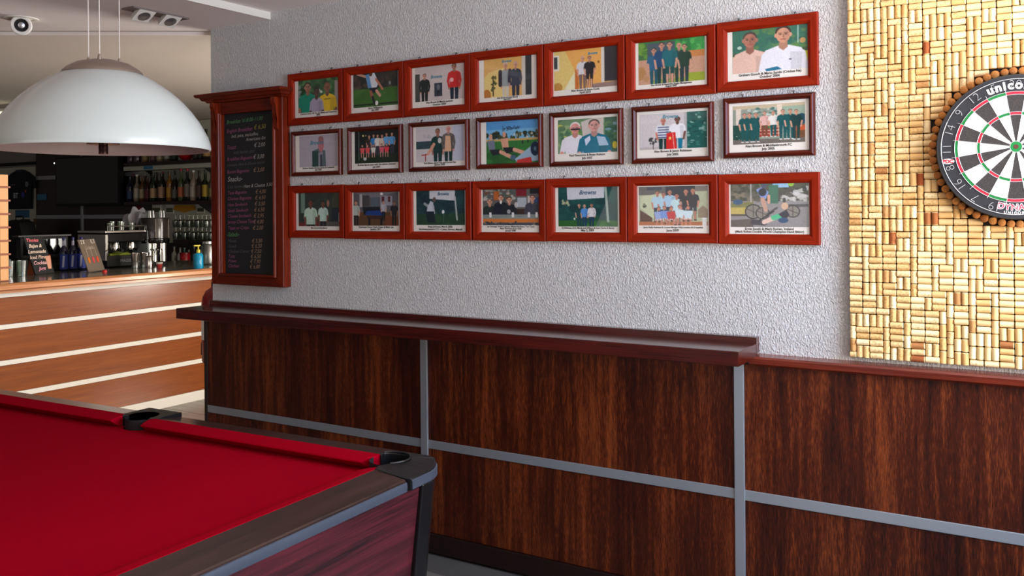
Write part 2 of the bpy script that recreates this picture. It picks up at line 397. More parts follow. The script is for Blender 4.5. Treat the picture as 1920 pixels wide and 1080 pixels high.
for a, b in (((1.60, -3.2, 0), (1.80, 6.5, 0.85)), ((1.60, -3.2, 2.42), (1.80, 6.5, 2.62)), ((1.60, -3.2, 0.85), (1.80, 0.7, 2.42)), ((1.60, 3.12, 0.85), (1.80, 3.75, 2.42)), ((1.60, 6.15, 0.85), (1.80, 6.5, 2.42))):
    wr.box(a, b)
struct('wall_right', wr, M['plaster'])
for k, (y0, y1) in enumerate(((0.7, 3.12), (3.75, 6.15))):
    wn = thing('window_%d' % (k + 1), 'large white framed street window in the end wall', 'window', (1.65, (y0 + y1) / 2, 0.85)); wn['kind'] = 'structure'; del wn['category']; del wn['label']
    for a, b in (((1.63, y0, 0.85), (1.71, y1, 0.91)), ((1.63, y0, 2.36), (1.71, y1, 2.42)), ((1.63, y0, 0.91), (1.71, y0 + 0.06, 2.36)), ((1.63, y1 - 0.06, 0.91), (1.71, y1, 2.36)), ((1.63, (y0 + y1) / 2 - 0.03, 0.91), (1.71, (y0 + y1) / 2 + 0.03, 2.36))):
        MB().box(a, b).build('frame_bar', M['white_paint'], wn)

# ------------------------------------------------------------------ wainscot of the picture wall
FY = 3.235           # face of the boards
VX = [-3.905, -2.455, -1.019, 0.417, 1.59]
ZR, ZM, ZB = 0.958, 0.48, 0.085
for i in range(4):
    a, b = VX[i] + 0.004, VX[i + 1] - 0.004
    topz = 0.983 if i < 2 else ZR
    for z0, z1 in ((ZB, ZM - 0.006), (ZM + 0.006, topz)):
        o = MB().box((a, FY, z0), (b, WY - 0.001, z1)).build('panel', M['panel'], wall)
    MB().box((a, FY - 0.006, ZM - 0.019), (b, FY - 0.0005, ZM + 0.019)).build('strip', M['aluminium'], wall, bevel=0.002)
    MB().box((a, FY - 0.012, 0.0), (b, WY - 0.001, ZB - 0.002)).build('skirting_board', M['panel_dark'], wall, bevel=0.003)
MB().box((VX[0] - 0.022, FY - 0.004, 0.0), (VX[0] + 0.003, WY + 0.16, 0.983)).build('corner_board', M['panel_dark'], wall, bevel=0.002)
for i in (1, 2, 3):
    MB().box((VX[i] - 0.0185, FY - 0.012, 0.0), (VX[i] + 0.0185, FY - 0.001, 0.983 if i < 3 else ZR)).build('post_strip', M['aluminium'], wall, bevel=0.002)
MB().prism([(-0.975, WY, 0.996), (-0.975, 3.203, 0.992), (-0.975, 3.199, 0.985), (-0.975, 3.203, 0.966), (-0.975, 3.215, 0.958), (-0.975, WY, 0.958)], (2.57, 0, 0)).build('dado_rail', M['trimwood'], wall)

# drinks ledge on the wainscot
lg = thing('drinks_ledge', 'long dark mahogany drinks ledge running along the panelled wall under the framed photos', 'shelf', (-2.43, 3.13, 1.0))
MB().box((-3.872, 3.012, 0.984), (-0.952, 3.222, 1.036)).build('ledge_board', M['ledge'], lg, bevel=0.003)
MB().box((-3.872, 3.222, 1.0), (-0.952, WY - 0.001, 1.058)).build('upstand', M['ledge'], lg, bevel=0.002)

# ------------------------------------------------------------------ prints: small flat pictures, painted on a vertex grid
PW, PH, SS = 116, 80, 3
class Cv:
    def __init__(s, bgc, A=1.55):
        s.A = A; s.W, s.H = PW * SS, PH * SS
        s.a = np.empty((s.H, s.W, 3)); s.a[:] = np.array(bgc) / 255.0
        v, u = np.mgrid[0:s.H, 0:s.W]; s.u = (u + .5) / s.W; s.v = (v + .5) / s.H
    def put(s, m, c, al=1.0):
        c = np.array(c) / 255.0
        s.a[m] = s.a[m] * (1 - al) + c * al
    def ell(s, cx, cy, rx, ry, c, al=1.0):       # radii in picture heights
        s.put(((s.u - cx) * s.A / rx) ** 2 + ((s.v - cy) / ry) ** 2 < 1, c, al)
    def rect(s, x0, y0, x1, y1, c, al=1.0):
        s.put((s.u >= x0) & (s.u < x1) & (s.v >= y0) & (s.v < y1), c, al)
    def poly(s, pts, c, al=1.0):
        ins = np.zeros(s.u.shape, bool); n = len(pts)
        for i in range(n):
            (x1, y1), (x2, y2) = pts[i], pts[(i + 1) % n]
            if y1 == y2: continue
            ins ^= ((y1 > s.v) != (y2 > s.v)) & (s.u < (x2 - x1) * (s.v - y1) / (y2 - y1) + x1)
        s.put(ins, c, al)
    def line(s, p, q, wd, c, al=1.0):
        px, py = p[0] * s.A, p[1]; qx, qy = q[0] * s.A, q[1]
        X = s.u * s.A; dx, dy = qx - px, qy - py; L = dx * dx + dy * dy + 1e-9
        t = np.clip(((X - px) * dx + (s.v - py) * dy) / L, 0, 1)
        s.put((X - px - t * dx) ** 2 + (s.v - py - t * dy) ** 2 < (wd / 2) ** 2, c, al)
    def blotch(s, x0, y0, x1, y1, cols, n, r, al=0.8):
        for _ in range(n):
            s.ell(RNG.uniform(x0, x1), RNG.uniform(y0, y1), r * RNG.uniform(.5, 1.3), r * RNG.uniform(.4, 1.0), cols[RNG.integers(len(cols))], al)
    def person(s, cx, top, h, shirt, pants, skin=(205, 150, 125), hair=(50, 38, 32), wide=1.0, sleeve=0.5, shoes=(40, 36, 36), stripe=None, arms=True, legs=True, shorts=False):
        A = s.A; hh = h / 7.5; k = wide
        X = lambda d: cx + d * hh / A
        Y = lambda d: top + d * hh
        if legs:
            for sg in (-1, 1):
                s.poly([(X(sg * .05), Y(3.7)), (X(sg * .82 * k), Y(3.7)), (X(sg * .62), Y(7.2)), (X(sg * .18), Y(7.2))], pants)
                if shorts: s.poly([(X(sg * .2), Y(5.2)), (X(sg * .62), Y(5.2)), (X(sg * .55), Y(7.2)), (X(sg * .22), Y(7.2))], skin)
                s.ell(X(sg * .45), Y(7.3), .34 * hh, .15 * hh, shoes)
        if arms:
            for sg in (-1, 1):
                s.line((X(sg * .95 * k), Y(1.75)), (X(sg * 1.16 * k), Y(2.9)), .42 * hh, shirt if sleeve > .3 else skin)
                s.line((X(sg * 1.16 * k), Y(2.85)), (X(sg * .95 * k), Y(4.0)), .34 * hh, shirt if sleeve > .8 else skin)
                s.ell(X(sg * .93 * k), Y(4.1), .2 * hh, .22 * hh, skin)
        s.poly([(X(-.3), Y(1.18)), (X(.3), Y(1.18)), (X(.95 * k), Y(1.42)), (X(1.1 * k), Y(1.8)), (X(.85 * k), Y(2.8)), (X(.84 * k), Y(4.0)), (X(-.84 * k), Y(4.0)), (X(-.85 * k), Y(2.8)), (X(-1.1 * k), Y(1.8)), (X(-.95 * k), Y(1.42))], shirt)
        sh = tuple(v * .78 for v in shirt)
        s.poly([(X(.35 * k), Y(1.6)), (X(1.0 * k), Y(1.7)), (X(.84 * k), Y(4.0)), (X(.45 * k), Y(4.0))], sh, .45)
        if stripe:
            for q in np.arange(1.7, 3.9, .5): s.rect(X(-.9 * k), Y(q), X(.9 * k), Y(q + .2), stripe)
        s.poly([(X(-.22), Y(.85)), (X(.22), Y(.85)), (X(.25), Y(1.3)), (X(0), Y(1.5)), (X(-.25), Y(1.3))], tuple(v * .85 for v in skin))
        s.ell(cx, Y(.36), .43 * hh, .4 * hh, hair)
        s.ell(X(-.4), Y(.55), .09 * hh, .13 * hh, skin); s.ell(X(.4), Y(.55), .09 * hh, .13 * hh, skin)
        s.ell(cx, Y(.56), .38 * hh, .46 * hh, skin)
        s.ell(X(.16), Y(.6), .2 * hh, .38 * hh, tuple(v * .82 for v in skin), .5)
        if hh > .05:
            dk = tuple(v * .38 for v in skin)
            for sg in (-1, 1):
                s.ell(X(sg * .16), Y(.5), .075 * hh, .04 * hh, dk)
                s.line((X(sg * .07), Y(.42)), (X(sg * .26), Y(.41)), .04 * hh, hair, .8)
            s.line((X(0), Y(.52)), (X(.03), Y(.68)), .05 * hh, dk, .45)
            s.line((X(-.13), Y(.8)), (X(.13), Y(.8)), .05 * hh, (150, 70, 66), .9)
    def seat(s, cx, top, h, shirt, pants, skin=(205, 150, 125), hair=(50, 38, 32)):
        A = s.A; hh = h / 5.2
        X = lambda d: cx + d * hh / A
        Y = lambda d: top + d * hh
        for sg in (-1, 1):
            s.line((X(sg * .35), Y(3.2)), (X(sg * .6), Y(3.5)), .6 * hh, pants); s.line((X(sg * .55), Y(3.4)), (X(sg * .5), Y(5.1)), .34 * hh, skin)
            s.line((X(sg * .95), Y(1.6)), (X(sg * .55), Y(3.3)), .34 * hh, shirt)
        s.poly([(X(-.95), Y(1.3)), (X(.95), Y(1.3)), (X(.8), Y(3.2)), (X(-.8), Y(3.2))], shirt)
        s.ell(cx, Y(.36), .43 * hh, .4 * hh, hair); s.ell(cx, Y(.58), .37 * hh, .45 * hh, skin)
    def out(s, noise=.022):
        g = s.a.reshape(PH, SS, PW, SS, 3).mean((1, 3))
        g = g + RNG.normal(0, noise, (PH, PW, 1)); g = np.clip(g, 0.01, 1)
        return np.where(g <= 0.04045, g / 12.92, ((g + 0.055) / 1.055) ** 2.4)
pm, pnt, pbs = new_mat('photo_print'); pa_ = nd(pnt, 'ShaderNodeVertexColor', layer_name='print'); pnt.links.new(pa_.outputs[0], pbs.inputs['Base Color'])
pbs.inputs['Roughness'].default_value = 0.4; pbs.inputs['Specular IOR Level'].default_value = 0.3
def print_mesh(cv, x0, x1, z0, z1, yy, parent, name='photo_print'):
    col = cv.out(); g = np.ones((PH, PW, 4)); g[..., :3] = col
    xs = np.linspace(x0, x1, PW); zs = np.linspace(z1, z0, PH)
    V = np.zeros((PH, PW, 3)); V[..., 0] = xs[None, :]; V[..., 1] = yy; V[..., 2] = zs[:, None]
    V = V.reshape(-1, 3) - np.array(wloc(parent))
    i = np.arange((PH - 1) * (PW - 1)); r, c = i // (PW - 1), i % (PW - 1); a = r * PW + c
    F = np.stack([a, a + PW, a + PW + 1, a + 1], 1)
    me = bpy.data.meshes.new(name); me.vertices.add(len(V)); me.vertices.foreach_set('co', V.ravel())
    me.loops.add(len(F) * 4); me.loops.foreach_set('vertex_index', F.ravel().astype(np.int32))
    me.polygons.add(len(F)); me.polygons.foreach_set('loop_start', (np.arange(len(F)) * 4).astype(np.int32)); me.polygons.foreach_set('loop_total', np.full(len(F), 4, np.int32))
    me.update(calc_edges=True)
    at = me.color_attributes.new('print', 'FLOAT_COLOR', 'POINT'); at.data.foreach_set('color', g.reshape(-1))
    me.materials.append(pm)
    o = bpy.data.objects.new(name, me); COL.objects.link(o); o.parent = parent
    return o

WHT = (225, 222, 216); SK = (214, 158, 132); SKD = (120, 78, 58); BLK = (32, 32, 36); TEAL = (70, 150, 170)
GRN = [(40, 90, 48), (62, 120, 60), (30, 66, 40), (90, 140, 80)]
def art_f1():
    c = Cv((52, 96, 62)); c.blotch(0, 0, 1, .6, GRN, 60, .12); c.blotch(.45, .3, .65, .5, [(210, 220, 205)], 6, .04); c.rect(.9, .1, 1, 1, (170, 165, 160)); c.blotch(0, .2, .1, .6, [(150, 160, 165)], 6, .08)
    c.person(.24, .08, 2.1, (6, 140, 112), BLK, (170, 122, 100), (28, 24, 24)); c.person(.72, .14, 2.1, (226, 190, 40), BLK, (140, 98, 76), (120, 80, 60)); c.person(.46, .26, 1.9, (168, 160, 182), BLK, (92, 66, 56), (30, 26, 26), wide=.8)
    c.rect(.64, .62, .8, .645, (90, 80, 40)); return c
def art_f2():
    c = Cv((34, 40, 38)); c.blotch(0, 0, 1, .45, [(60, 52, 44), (40, 48, 42), (84, 70, 58), (30, 34, 36)], 50, .1); c.rect(0, .46, 1, 1, (58, 108, 40)); c.blotch(0, .46, 1, 1, [(66, 118, 46), (52, 98, 38)], 30, .1, .5); c.rect(0, .9, 1, .95, (30, 46, 26))
    c.line((.1, .0), (.3, .1), .07, SK); c.poly([(.28, .05), (.48, .0), (.58, .3), (.52, .46), (.36, .46)], (214, 220, 226)); c.poly([(.28, .05), (.36, .02), (.42, .44), (.34, .44)], (96, 150, 200)); c.line((.52, .2), (.66, .5), .07, (190, 120, 96))
    c.poly([(.36, .44), (.54, .44), (.58, .58), (.4, .6)], (28, 30, 48)); c.line((.4, .56), (.44, .74), .1, (150, 96, 74)); c.line((.44, .72), (.48, .9), .08, (34, 36, 40)); c.line((.53, .54), (.6, .68), .09, SK); c.ell(.53, .9, .05, .07, (236, 234, 226)); c.ell(.4, .02, .06, .08, (90, 60, 44)); c.ell(.82, .34, .04, .05, (130, 140, 140)); return c
def art_f3():
    c = Cv((206, 194, 190)); c.rect(0, .2, .1, 1, (70, 74, 72)); c.rect(.4, .5, .56, .88, (52, 60, 74)); c.ell(.48, .62, .05, .08, (110, 116, 128)); c.ell(.48, .78, .05, .07, (30, 36, 44))
    c.person(.2, .2, 1.0, (24, 42, 38), (26, 34, 34), SK, (70, 56, 48), sleeve=1); c.person(.8, .0, 1.25, (206, 38, 38), (22, 40, 58), (176, 124, 100), (36, 28, 26), sleeve=1); c.ell(.75, .45, .06, .06, (236, 190, 180)); return c
def art_f4():
    c = Cv((222, 174, 98)); c.poly([(.1, .35), (.45, .25), (.5, 1), (0, 1), (0, .5)], (232, 206, 128)); c.rect(.86, 0, 1, 1, (52, 56, 58)); c.rect(.8, 0, .87, 1, (206, 200, 190)); c.ell(.06, .94, .14, .16, (188, 120, 52)); c.line((.2, .45), (.2, .95), .04, (70, 66, 40)); c.blotch(.16, .42, .26, .8, [(78, 78, 44)], 12, .05)
    c.person(.46, .12, 1.15, (150, 160, 160), (206, 200, 182), SK, (216, 206, 196), wide=.9); c.line((.35, .36), (.35, .68), .12, (52, 46, 56)); c.line((.55, .34), (.54, .6), .1, (52, 46, 56)); c.person(.67, .12, 1.15, (58, 66, 82), (48, 50, 62), SK, (190, 170, 152), sleeve=1); return c
def art_f5():
    c = Cv((232, 172, 88)); c.poly([(0, 0), (.18, 0), (.36, .6), (.34, 1), (0, 1)], (226, 200, 120)); c.rect(0, .1, .09, .5, (228, 224, 210)); c.rect(0, .14, .06, .44, (56, 62, 66)); c.poly([(.16, 1), (.34, .55), (.34, 1)], (232, 228, 190)); c.rect(.34, .5, .4, 1, (196, 110, 44)); c.rect(.8, 0, 1, .86, (48, 46, 52)); c.rect(.75, 0, .8, .88, (220, 214, 204)); c.poly([(.58, 1), (.6, .9), (1, .86), (1, 1)], (150, 126, 116)); c.ell(.06, .92, .12, .12, (190, 140, 60)); c.ell(.71, .36, .025, .03, (140, 90, 40))
    c.person(.46, .18, .86, (214, 214, 216), (122, 98, 90), SK, (210, 180, 160)); c.person(.57, .2, .82, BLK, (26, 24, 28), SK, (60, 46, 40), shorts=True, shoes=(220, 220, 220)); return c
def art_f6():
    c = Cv((196, 152, 126)); c.rect(0, 0, 1, .42, (58, 110, 60)); c.blotch(.55, 0, 1, .3, [(48, 150, 70), (36, 120, 56), (90, 180, 90)], 40, .1); c.blotch(0, 0, .15, .35, [(110, 160, 60), (70, 120, 50)], 14, .09); c.rect(.14, .05, .56, .38, (70, 88, 98)); c.rect(.76, .3, 1, .44, (196, 128, 70)); c.rect(.74, .8, 1, 1, (150, 166, 50)); c.blotch(0, .5, .14, .9, [(176, 130, 80)], 12, .1, .6); c.rect(.2, .9, .75, 1, (150, 160, 70))
    c.person(.24, .16, .95, (34, 96, 128), (22, 84, 100)); c.person(.36, .05, 1.06, (20, 70, 110), (12, 60, 64)); c.person(.62, .1, .98, (22, 74, 70), (20, 62, 46), hair=(180, 140, 90)); c.person(.7, .14, .95, (26, 62, 48), (30, 56, 62), sleeve=.4); c.person(.48, .05, 1.06, (14, 104, 112), (10, 74, 72), shorts=True); return c
def art_f7():
    c = Cv((50, 110, 90)); c.blotch(0, 0, 1, .5, [(60, 122, 92), (40, 96, 86), (90, 130, 70)], 40, .1); c.rect(0, .52, 1, .6, (70, 90, 60)); c.rect(0, .6, 1, 1, (206, 206, 40)); c.line((.87, 0), (.87, .4), .02, (190, 210, 200)); c.ell(.93, .36, .06, .06, (190, 150, 90)); c.ell(.1, .4, .05, .04, (170, 200, 180))
    c.person(.24, .06, 2.6, (222, 186, 170), BLK, (176, 116, 96), (70, 62, 56), wide=.95, arms=True); c.person(.68, .0, 2.75, (224, 224, 232), BLK, (206, 150, 122), (66, 46, 38), wide=1.05, sleeve=1); c.poly([(.44, .94), (.6, .9), (.66, .97), (.46, 1.)], (20, 110, 140)); c.ell(.77, .76, .03, .015, (80, 80, 100)); return c
def art_g1():
    c = Cv((176, 172, 184)); c.poly([(0, 0), (1, 0), (1, 1), (0, 1)], (182, 176, 186)); c.poly([(.34, .5), (.5, .42), (.68, .5), (.7, 1), (.34, 1)], (92, 110, 112)); c.poly([(.34, .5), (.5, .5), (.5, 1), (.34, 1)], (44, 74, 66)); c.poly([(.5, .56), (.62, .54), (.6, 1), (.5, 1)], (150, 146, 156)); c.rect(.55, .62, .6, 1, (60, 62, 78)); c.ell(.57, .3, .12, .24, (190, 118, 122)); c.ell(.57, .14, .11, .1, (160, 112, 112)); return c
def art_g2():
    c = Cv((22, 28, 26)); c.rect(0, .7, 1, 1, (28, 42, 24)); c.line((.1, 0), (.1, .9), .02, (120, 130, 126)); c.ell(.2, .15, .03, .03, (240, 220, 150)); c.ell(.26, .15, .02, .02, (200, 180, 120))
    for i, (x, t, col) in enumerate(((.34, .14, (60, 40, 40)), (.44, .12, (40, 130, 196)), (.53, .13, (224, 224, 214)), (.63, .14, (214, 196, 176)), (.73, .1, (104, 170, 220)), (.85, .1, (96, 160, 216)))): c.person(x, t, .66, col, (60, 60, 70), SK)
    for x, col in ((.18, (226, 90, 92)), (.3, (222, 80, 84)), (.43, (226, 222, 210)), (.62, (214, 96, 110)), (.73, (230, 64, 76))): c.seat(x, .42, .4, col, (200, 150, 130))
    c.ell(.24, .86, .06, .05, (190, 200, 196)); return c
def art_g3():
    c = Cv((206, 200, 202)); c.rect(.78, 0, 1, 1, (190, 196, 214)); c.rect(0, .4, .34, .62, (50, 74, 78)); c.blotch(.1, .15, .3, .3, [(180, 180, 186)], 5, .06, .6); c.line((.12, .8), (.26, .78), .03, (180, 50, 40)); c.line((.2, .78), (.2, .96), .03, (170, 50, 40))
    c.person(.46, .06, 1.3, (24, 60, 56), (24, 56, 54), (170, 120, 100), (70, 52, 44)); c.line((.38, .5), (.26, .76), .09, SK); c.ell(.5, .4, .06, .08, (206, 206, 200)); c.person(.68, .0, 1.25, (104, 96, 90), (22, 52, 50), (214, 150, 140), (206, 176, 160), sleeve=1); c.poly([(.62, .28), (.72, .28), (.74, .72), (.6, .72)], (222, 178, 142)); return c
def art_g4():
    c = Cv((112, 176, 216)); c.rect(0, 0, 1, .2, (80, 150, 205)); c.blotch(0, .28, 1, .42, [(40, 52, 40), (60, 74, 52), (90, 92, 60)], 40, .06, 1); c.blotch(.5, .32, .95, .42, [(206, 202, 190)], 10, .03); c.rect(0, .42, 1, .48, (196, 160, 96)); c.rect(0, .47, 1, 1, (50, 116, 50)); c.blotch(0, .8, .6, 1, [(34, 86, 40)], 12, .1, .7)
    for x, y, w in ((.08, .36, .18), (.34, .32, .16)):
        c.ell(x + .01, y, .05, .07, SK); c.poly([(x - .06, y + .1), (x + .08, y + .08), (x + .1, y + .32), (x - .02, y + .34)], (110, 120, 140) if x < .2 else SK); c.poly([(x - .02, y + .3), (x + .2, y + .3), (x + .26, y + .4), (x + .05, y + .44)], (32, 36, 40)); c.line((x + .2, y + .36), (x + .42, y + .5 if x < .2 else y + .46), .09, SK); c.ell(x + .44, y + .5 if x < .2 else y + .46, .09, .06, (70, 96, 120))
    c.poly([(.55, .9), (.85, .62), (1, .5), (1, .95), (.6, 1)], (150, 176, 196)); c.ell(.93, .68, .13, .16, (18, 40, 66)); c.ell(.93, .68, .04, .05, (90, 120, 140)); c.poly([(.6, .92), (.85, .86), (.88, 1), (.58, 1)], (190, 50, 50)); c.ell(.7, .52, .02, .05, BLK); c.ell(.8, .5, .02, .04, BLK)
    for q in range(9): c.line((.32 + q * .036, .14 + .05 * (q % 2)), (.34 + q * .036, .19 - .06 * (q % 3 == 0)), .014, (24, 30, 60))
    return c
def art_g5():
    c = Cv((104, 140, 100)); c.blotch(0, 0, .45, .8, [(90, 130, 80), (150, 176, 120), (70, 110, 80), (200, 200, 90)], 40, .09); c.poly([(.4, .1), (.6, 0), (.78, 0), (.78, .8), (.45, .8)], (200, 192, 184)); c.rect(.8, 0, 1, 1, (60, 100, 80)); c.blotch(.8, 0, 1, .9, [(50, 90, 66), (130, 170, 190), (90, 130, 80)], 16, .07); c.ell(.96, .8, .06, .1, (210, 190, 60))
    c.person(.3, .1, 2.3, (228, 226, 234), BLK, (222, 150, 140), (224, 216, 214)); c.person(.62, .05, 2.5, (18, 112, 138), BLK, (216, 160, 150), (90, 76, 70)); c.poly([(.46, .6), (.55, .5), (.56, .62), (.48, .8)], (206, 214, 236)); c.poly([(.66, .52), (.8, .56), (.86, .8), (.7, .8)], (206, 214, 236), .8); c.line((.24, .3), (.37, .3), .05, (50, 40, 50)); return c
def art_g6():
    c = Cv((208, 202, 204)); c.rect(0, .92, .68, 1, (190, 184, 184)); c.rect(.71, 0, 1, 1, (26, 92, 86)); c.rect(.67, 0, .71, 1, (180, 176, 176)); c.blotch(.72, .05, 1, 1, [(60, 130, 120), (20, 70, 66), (140, 180, 170)], 40, .04); c.blotch(.16, .68, .26, .84, [(60, 62, 62)], 14, .035, .9); c.line((.21, .76), (.21, .98), .02, (60, 52, 50))
    c.person(.36, .14, 1.05, (216, 222, 226), (14, 56, 52), (206, 130, 110), (190, 160, 150), stripe=(60, 70, 120)); c.person(.57, .12, 1.1, (236, 236, 240), (10, 120, 150), (110, 72, 58), (30, 24, 22)); c.poly([(.41, .56), (.54, .54), (.56, 1), (.4, 1)], (214, 36, 34)); c.line((.5, .58), (.52, .98), .015, (240, 190, 180)); c.ell(.46, .7, .03, .04, (240, 200, 110)); return c
def art_g7():
    c = Cv((140, 150, 136)); c.rect(0, 0, 1, .1, (196, 180, 150)); c.rect(.05, .08, .12, .6, (220, 206, 190)); c.rect(.62, .02, .69, .7, (222, 206, 186)); c.rect(.7, .08, 1, .3, (150, 170, 150)); c.blotch(.2, .1, .6, .3, [(60, 110, 100), (190, 210, 200)], 30, .04); c.rect(0, .5, .36, .9, (30, 74, 64)); c.rect(.36, .4, .66, .82, (150, 60, 40))
    for k in range(5): c.rect(.36, .42 + k * .08, .66, .435 + k * .08, (226, 216, 206))
    for k in range(6): c.rect(.36 + k * .055, .4, .37 + k * .055, .82, (226, 210, 190))
    c.blotch(0, .55, .8, .9, [(230, 232, 220)], 24, .012, 1); c.poly([(.84, .6), (1, .55), (1, .95), (.84, .95)], (120, 80, 50)); c.rect(.86, .58, 1, .7, (200, 90, 50)); c.ell(.95, .42, .1, .14, (28, 74, 96)); c.rect(0, .88, 1, 1, (112, 104, 96)); c.rect(.4, .44, .52, .62, (60, 120, 70))
    T = (18, 82, 84)
    for x, t, sh, pt in ((.17, .2, T, T), (.24, .2, T, T), (.33, .2, T, T), (.45, .18, (222, 176, 168), (120, 70, 50)), (.57, .18, WHT, T), (.7, .16, T, T), (.8, .16, T, T), (.88, .18, (20, 60, 60), (30, 60, 60))): c.person(x, t, .76 if x < .4 or x > .65 else .66, sh, pt, SK, (80, 60, 50), shoes=WHT)
    return c
def art_h1():
    c = Cv((50, 58, 50)); c.rect(.06, 0, .16, .6, (112, 140, 124)); c.rect(.82, 0, 1, .7, (70, 70, 50)); c.blotch(.2, 0, .8, .4, [(44, 52, 48), (60, 64, 54)], 20, .1); c.rect(.8, .45, 1, .9, (34, 40, 48)); c.rect(0, .88, .5, 1, (110, 40, 38)); c.rect(.5, .86, 1, 1, (90, 84, 80)); c.line((.97, .6), (.97, .85), .02, (190, 190, 190))
    c.person(.6, .26, 1.1, (190, 216, 204), BLK, SKD, (40, 34, 30), arms=True); c.person(.3, .22, 1.35, (190, 218, 198), BLK, (120, 70, 58), (70, 40, 36), wide=1.1); c.ell(.72, .32, .05, .1, (150, 106, 84)); return c
def art_h2():
    c = Cv((92, 88, 92)); c.poly([(0, 0), (1, 0), (.6, .16), (.4, .16)], (120, 116, 120)); c.rect(.14, .06, .2, .44, (176, 172, 172)); c.rect(.2, .1, .36, .42, (70, 66, 66)); c.rect(.4, .16, .56, .42, (86, 100, 110)); c.rect(.6, .12, .86, .4, (150, 150, 158)); c.rect(.63, .14, .69, .3, (90, 30, 44)); c.rect(.77, .14, .82, .3, (90, 30, 44)); c.rect(0, .6, 1, 1, (92, 62, 32)); c.rect(.7, .7, 1, 1, (112, 56, 26)); c.poly([(.2, .44), (.66, .44), (.7, .68), (.24, .68)], (16, 22, 28)); c.poly([(.3, .56), (.68, .54), (.7, .7), (.26, .68)], (22, 58, 128)); c.rect(.3, .7, .68, .8, (60, 40, 28)); c.rect(.34, .78, .38, 1, (18, 14, 14)); c.rect(.6, .78, .64, 1, (18, 14, 14)); c.ell(.63, .06, .05, .04, (226, 226, 216))
    c.person(.06, .26, .8, (180, 190, 180), (30, 28, 30), SK); c.person(.67, .26, .6, (176, 178, 186), (24, 24, 28), SK); c.person(.9, .28, .75, (30, 28, 34), (24, 24, 26), (150, 110, 90)); return c
def art_h3():
    c = Cv((24, 58, 62)); c.blotch(0, .1, 1, .7, [(20, 50, 58), (30, 70, 70), (18, 44, 50)], 40, .12); c.rect(0, .68, 1, 1, (34, 66, 44)); c.blotch(0, .7, 1, 1, [(40, 80, 46), (28, 56, 44)], 20, .08); c.poly([(.28, 0), (.8, 0), (.8, .3), (.28, .24)], (206, 208, 214)); c.line((.8, .2), (.84, .84), .05, (176, 184, 178))
    c.line((.18, .38), (.26, .46), .08, (150, 160, 160)); c.poly([(.3, .3), (.36, .34), (.36, .62), (.22, .6), (.24, .46)], (196, 202, 210)); c.ell(.38, .26, .05, .07, (110, 86, 80)); c.line((.36, .45), (.38, .66), .05, (170, 176, 180)); c.poly([(.2, .6), (.37, .6), (.4, .92), (.24, .92)], (20, 34, 44)); c.ell(.56, .62, .04, .06, (226, 230, 230)); c.line((.57, .66), (.57, .92), .02, (70, 96, 84)); return c
def art_h4():
    c = Cv((96, 92, 88)); c.blotch(0, 0, .6, .3, [(150, 146, 136), (70, 90, 84), (190, 186, 176), (110, 70, 40)], 50, .05); c.rect(.2, .06, .3, .3, (176, 92, 34)); c.rect(.6, 0, .78, .2, (120, 16, 34)); c.rect(.84, 0, 1, .14, (18, 20, 28)); c.rect(.62, .24, .78, .5, (170, 178, 184)); c.rect(.8, .2, .84, .6, (190, 186, 180)); c.rect(.86, .24, 1, .6, (50, 76, 120)); c.rect(.6, .55, .8, .8, (60, 36, 30))
    for x, t, sh in ((.13, .26, (34, 44, 42)), (.33, .16, (22, 26, 40)), (.48, .22, (26, 32, 42)), (.88, .18, (62, 64, 76))): c.person(x, t, 1.2, sh, BLK, SK, (40, 32, 28), sleeve=1)
    c.ell(.33, .36, .03, .05, WHT); c.ell(.6, .44, .05, .08, WHT, .7); c.ell(.47, .62, .05, .06, WHT, .7); c.rect(0, .7, 1, .84, (132, 142, 136)); c.rect(0, .82, 1, .92, (206, 118, 50)); c.rect(0, .92, 1, 1, (70, 74, 84)); c.blotch(0, .9, 1, 1, [(150, 130, 110), (50, 54, 60)], 20, .04)
    for x in (.14, .54, .82, .95): c.rect(x - .02, .64, x + .02, .78, (226, 226, 226))
    return c
def art_h5():
    c = Cv((12, 72, 70)); c.blotch(0, 0, 1, .8, [(10, 60, 62), (18, 84, 76), (8, 54, 58)], 40, .14); c.rect(0, .84, 1, 1, (40, 100, 40)); c.blotch(.4, .8, 1, 1, [(54, 116, 46), (26, 80, 50)], 20, .08); c.poly([(.15, 0), (.78, 0), (.78, .28), (.16, .32)], (206, 208, 214)); c.line((.8, .02), (.84, .86), .06, (160, 176, 164)); c.blotch(.08, .34, .24, .46, [(190, 190, 150), (120, 90, 70)], 10, .04)
    c.person(.36, .42, .62, (16, 60, 60), (18, 60, 70), SK); c.person(.45, .44, .6, (76, 140, 206), (16, 56, 84), SK, (160, 130, 100)); c.person(.57, .42, .62, (222, 216, 218), (20, 50, 80), (170, 120, 100), (80, 60, 50), sleeve=1); c.ell(.28, .8, .02, .03, (220, 220, 200)); return c
